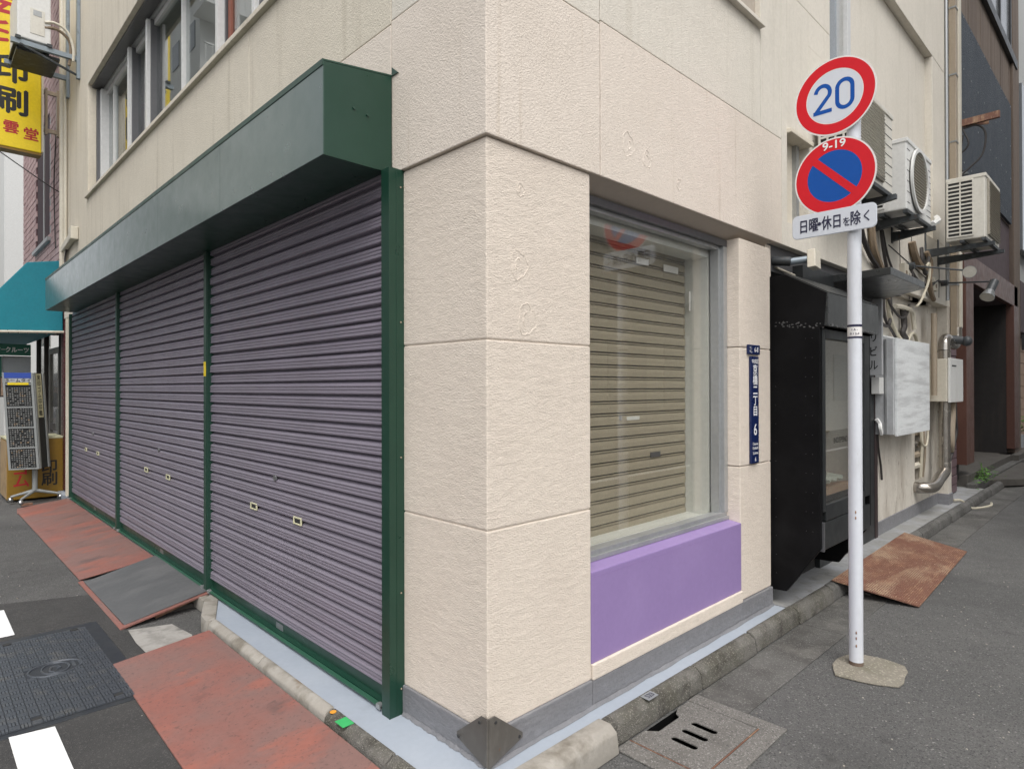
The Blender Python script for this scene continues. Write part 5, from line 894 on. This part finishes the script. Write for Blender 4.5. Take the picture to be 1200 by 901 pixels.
skinned('jacket', [Vector(V[i]) for i in (0, 1, 2, 3, 7, 8, 9, 10, 11, 12)], [(0, 1), (1, 2), (2, 3), (2, 4), (4, 5), (5, 6), (2, 7), (7, 8), (8, 9)], [.15, .15, .16, .075, .075, .062, .05, .075, .062, .05], coat_d, PE)
skinned('trousers', [Vector(V[i]) for i in (0, 13, 14, 15, 17, 18, 19)], [(0, 1), (1, 2), (2, 3), (0, 4), (4, 5), (5, 6)], [.14, .108, .075, .06, .108, .075, .06], jeans, PE)
bb = Vector((.30, 11.35, .012))
G().ball(bb + Vector((0, -.045, 1.655)), (.088, .10, .095), 14, 8).part('hair', hair_m, PE, 80); G().ball(bb + Vector((0, -.115, 1.555)), (.062, .042, .052), 12, 7).part('face_mask', mask_m, PE, 80)
g = G(); [g.ball(bb + Vector((s * .032, -.135, 1.625)), .011, 8, 5) for s in (-1, 1)]; g.part('eyes', hair_m, PE, 60)
for s in (-1, 1):
    hd = bb + Vector((s * .22, -.06, .80)); g = G(); g.ball(hd, (.022, .036, .045), 10, 6)
    for k in range(4): g.tube([hd + Vector((0, -.03 + k * .019, -.03)), hd + Vector((-s * .008, -.034 + k * .019, -.07 - .008 * (k in (1, 2)))), hd + Vector((-s * .024, -.034 + k * .019, -.09))], .0085, 6)
    g.tube([hd + Vector((0, -.035, .01)), hd + Vector((-s * .012, -.058, -.035))], .009, 6); g.part('hand', skin_m, PE, 60)
# far pale building closing the left street
FB = thing('pale_far_building', 'plain pale building far down the left street', 'building', (4, 24, 0)); G().box(.35, 20, 0, 8, 34, 22).part('wall', opp_a, FB)
g = G()
for r in range(6): g.box(.335, 23, 4 + r * 3, .36, 26, 5.6 + r * 3)
g.part('dark_panels', opp_w, FB); G().box(.2, 26, 0, .349, 40, 12.5).part('grey_wing', opp_b, FB)

# ============================================================ RIGHT NEIGHBOURS
# purple tile pilaster
tp = thing('tiled_pilaster', 'narrow purple-brown tiled pilaster at the end of the corner building', 'pilaster', (8.2, .15, .1)); G().box(7.48, .125, .1, 8.40, .5, 2.55).part('pilaster_core', tile_j, tp)
g0 = G().box(7.485, .11, 0, 8.395, .126, .101); tm = g0.mesh('tile', tile_m, BASE[tp.name], bevel=.004); z = .12
while z < 2.42: o = bpy.data.objects.new('tile', tm); COL.objects.link(o); o.parent = tp; o.location = (random.uniform(-.004, .004), random.uniform(-.003, .003), z); z += .111
G().box(8.40, .2, .1, 8.84, .5, 2.6).part('dark_gap', dark_room, tp)
RB = thing('brown_building', 'brown building with netted panel and deep dark entrance beyond the pipes', 'building', (11, .15, 0))
G().box(8.1, .16, 4.45, 13.9, .6, 9.5).part('upper_wall', brown_con, RB); G().box(8.5, .17, 3.37, 13.9, .6, 4.45).part('mauve_wall', mauve, RB)
G().prism([(8.2, .12, 4.48), (13.1, .12, 4.48), (13.1, .12, 6.66), (8.2, .12, 6.66)], (0, .04, 0)).part('net_panel', mesh_bl, RB)
g = G()
for zz in (4.6, 5.3, 5.9, 6.62):
    for k in range(10): g.ring((8.5 + k * .5, .119, zz), (0, -1, 0), 0, .014, .004, 6)
g.part('panel_rivets', galv, RB, stuff=True)
for k in range(6): G().box(8.6 + k * .9, .145, 6.68, 8.6 + k * .9 + .86, .159, 9.4).part('wall_board', brown_con, RB, bevel=.004)
w_ = G().box(9.4, .08, 7.5, 13.6, .2, 7.66).part('upper_window', black_metal, RB); G().box(9.4, .12, 7.66, 13.5, .159, 9.4).part('window_pane', opp_w, w_); 
for xx in (10.6, 11.8, 12.9): G().box(xx, .09, 7.66, xx + .08, .16, 9.4).part('window_frame', black_metal, w_)
G().box(13.2, .10, .1, 13.92, .6, 9.5).part('corner_column', brown_con, RB, bevel=.01)
G().box(8.86, .10, 2.98, 13.6, .18, 3.36).part('entrance_header', brown_st, RB, bevel=.006); G().box(8.86, .08, .42, 9.36, .2, 2.98).part('entrance_post', brown_st, RB, bevel=.006); G().box(13.0, .08, .35, 13.55, .2, 2.98).part('entrance_post', brown_st, RB, bevel=.006)
G().box(8.9, .25, .1, 9.3, .5, .42).part('post_base', kerb_lt, RB)
g = G(); g.box(9.3, 2.4, .2, 13.3, 2.5, 3.1); g.box(13.0, .2, .2, 13.1, 2.4, 3.1); g.box(8.9, .2, .2, 9.0, 2.4, 3.1); g.part('entrance_lining', dk_in, RB); G().box(9.0, .2, 3.0, 13.2, 2.4, 3.08).part('entrance_ceiling', mauve, RB)
G().box(9.0, .10, .1, 13.2, 2.4, .26).part('entrance_floor', stone_dk, RB, bevel=.006); G().box(8.9, -.02, .05, 13.3, .10, .16).part('entrance_step', gutter_m, RB, bevel=.006)
# stone step blocks
G().prism([(9.70, .075, .03), (10.34, -.36, .03), (13.2, -.30, .03), (12.6, .10, .03)], (0, 0, .10)).solo('step_block', stone_dk, (11, -.1, .03), 'long flat dark stone step on the ground before the entrance', 'step', bevel=.008)
G().box(12.8, .0, .12, 14.6, .30, .26).solo('step_block', stone_dk, (13.5, .15, .12), 'short raised stone block behind the long flat step', 'step', bevel=.008)
# weed
g = G(); st = []
for k in range(120):
    cx = random.gauss(9.75, .28); cy = random.gauss(.02, .06); hgt = max(.02, random.gauss(.13, .07) * (1 - abs(cx - 9.85) * .9)); a = random.uniform(0, 2 * pi); l = random.uniform(.03, .06); tl = random.uniform(-.3, .5)
    d = Vector((cos(a), sin(a), tl)) * l; w = Vector((-sin(a), cos(a), 0)) * l * .45; c = Vector((cx, cy, .10 + hgt)); n_ = Vector((0, 0, .006)); g.add([c, c + d * .4 + w + n_, c + d * .8 + w * .6, c + d, c + d * .8 - w * .6, c + d * .4 - w + n_], [(0, 1, 2, 3), (0, 3, 4, 5)])
    if k % 4 == 0: st.append([(9.75 + (cx - 9.75) * .6, .03, .08), (cx, cy, .10 + hgt)])
wd = thing('weed', 'fresh green weed growing from the kerb before the entrance', 'plant', (9.75, .02, .09)); g.part('leaves', leaf, wd, fix=False); g = G(); [g.tube(q_, .004, 5) for q_ in st]; g.part('stems', leaf, wd)
pt = thing('potted_plant', 'small potted plant at the right edge beyond the entrance', 'plant', (14.6, .25, .26)); G().tube([(14.6, .25, .26), (14.6, .25, .52)], .12, 14, r1=.17).part('pot', pale_box, pt, 40)
g = G()
for k in range(90):
    a = random.uniform(0, 2 * pi); r = random.uniform(0, .2); c = Vector((14.6 + r * cos(a), .25 + r * sin(a), .55 + random.uniform(0, .35))); l = .09; d = Vector((cos(a), sin(a), random.uniform(-.2, .6))) * l; w = Vector((-sin(a), cos(a), 0)) * l * .4; g.add([c, c + d * .5 + w, c + d, c + d * .5 - w], [(0, 1, 2, 3)])
g.part('leaves', leaf, pt, fix=False)
# rusty arm with wires, little lamps and open-work sign on the brown building
ra = thing('rusty_bar', 'rusty flat bar with looping wires on the netted panel', 'bracket', (8.6, .1, 4.85)); G().prism([(7.9, -.02, 4.72), (8.05, -.3, 4.74), (8.05, -.3, 4.80), (7.9, -.02, 4.80)], (.02, 0, 0)).part('wall_plate', rust_m, ra); G().prism([(7.85, .08, 4.72), (7.95, -.42, 4.76), (7.95, -.42, 4.84), (7.85, .08, 4.80)], (.05, 0, 0)).part('bar', rust_m, ra)
g = G(); g.curve([(7.9, -.05, 4.7), (7.95, -.2, 4.72), (7.97, -.28, 4.6), (7.95, -.25, 4.35), (7.92, -.12, 4.2), (7.9, 0, 4.1)], .012); g.curve([(7.9, .02, 4.95), (7.9, -.06, 4.7), (7.9, -.12, 4.5), (7.9, -.03, 4.4), (7.9, .05, 4.45)], .010); g.curve([(7.9, -.06, 4.62), (7.9, -.02, 4.4), (7.9, .03, 4.2)], .016); g.part('wires', cable_d, ra)
for (yy, zz, lb) in ((-.06, 4.12, 'upper small twin spotlight under the rusty bar'), (-.17, 3.86, 'lower small twin spotlight beside the open-work sign')):
    t = thing('small_spotlight', lb, 'spotlight', (7.95, yy, zz), 'twin spotlights under the rusty bar'); G().ball((7.95, yy, zz + .03), (.05, .05, .03), 8, 5).part('cap', galv, t, 60); G().ball((7.95, yy, zz - .02), (.04, .045, .035), 8, 5).part('lamp_body', lamp_bk, t, 60); G().tube([(7.95, yy, zz), (7.95, yy + .16, zz)], .012, 6).part('arm', lamp_bk, t)
ow = thing('openwork_sign', 'gold open-work hanging sign on the netted panel', 'sign', (7.95, -.0, 3.7)); g = G(); g.tube([(7.95, .07, 4.15), (7.95, -.08, 3.55)], .014, 6); g.tube([(7.95, -.01, 3.95), (7.95, -.10, 3.78), (7.95, -.10, 3.6)], .012, 6); g.part('frame', yel_paint, ow)
g = G(); [g.tube([(7.95, -.01 - .08 * random.random(), 3.62 + .03 * k), (7.95, -.03 - .07 * random.random(), 3.65 + .03 * k + .03)], .010, 5) for k in range(9)]; g.part('tracery', yel_paint, ow)
# pale building beyond, at the frame edge
PB = thing('pale_side_building', 'pale grey building at the right edge beyond the brown one', 'building', (18, .2, 0)); G().box(13.95, .22, 3.6, 22, 4, 10).part('upper_wall', pale_far, PB); G().box(13.95, .25, 0, 22, 4, 2.5).part('lower_wall', case_back, PB)
g = G()
for k in range(9):
    for j in range(3): G().box(14.0 + j * .9, .23, .3 + k * .24, 14.0 + j * .9 + .88, .249, .3 + k * .24 + .228).part('wall_tile', case_back, PB, bevel=.004)
G().box(13.98, .1, 2.55, 18, .4, 3.55).part('mauve_band', mauve, PB, bevel=.01); g = G(); g.box(14.3, .10, 4.2, 15.8, .215, 7.5); g.part('dark_window', opp_w, PB); g = G(); [g.box(13.96, .19, zz, 14.3, .215, zz + .03) for zz in (4.0, 5.4, 7.0)]; g.part('wall_rails', cable_d, PB)
sb = thing('meter_cluster', 'dark cluster of meters hanging under the mauve band', 'meter', (14.2, .1, 2.4)); g = G(); g.box(14.05, -.02, 2.2, 14.2, .1, 2.5); g.curve([(14.1, 0, 2.3), (14.05, -.05, 2.0), (14.1, .0, 1.8)], .03); g.part('meter_body', ac_dk, sb)

# ============================================================ BUILDINGS ACROSS THE STREETS (seen in the glass)
def block(name, label, x0, y0, x1, y1, h, wm, faces, fl=3.2, wmat=opp_w):
    t = thing(name, label, 'building', ((x0 + x1) / 2, (y0 + y1) / 2, 0)); G().box(x0, y0, 0, x1, y1, h).part('wall', wm, t)
    z = 1.0
    while z < h - 2:
        for (ax, c, a, b, s) in faces:
            p_ = a + .6
            while p_ < b - 1.8:
                if ax == 'x': G().box(min(c, c + s * .04), p_, z, max(c, c + s * .04), p_ + 1.0, z + 1.2).part('window', wmat, t)
                else: G().box(p_, min(c, c + s * .04), z, p_ + 1.5, max(c, c + s * .04), z + 1.6).part('window', wmat, t)
                p_ += 2.3
        z += fl
    return t
tb = block('stair_building', 'tall pale building with outside stair across left street', -14, 28, -7.5, 40, 21, opp_a, [('x', -7.5, 28, 40, 1)])
for z in (9, 12, 15, 18):
    G().box(-9.5, 26.4, z, -7.2, 28, z + .2).part('stair_landing', opp_a, tb); g = G()
    for k in range(9): g.box(-9.5 + k * .28, 26.42, z + .2, -9.46 + k * .28, 26.46, z + 1.2)
    g.box(-9.5, 26.40, z + 1.2, -7.2, 26.48, z + 1.26); g.part('stair_railing', opp_a, tb)
block('low_shop_building', 'low shop building across the left street', -14, 4, -7.5, 24, 7.5, opp_a, [('x', -7.5, 4, 24, 1)])
block('tiled_office_building', 'grey tiled office building across the right street', 4.5, -16, 30, -6.5, 13, opp_b, [('y', -6.5, 4.5, 30, 1)], wmat=opp_w2)
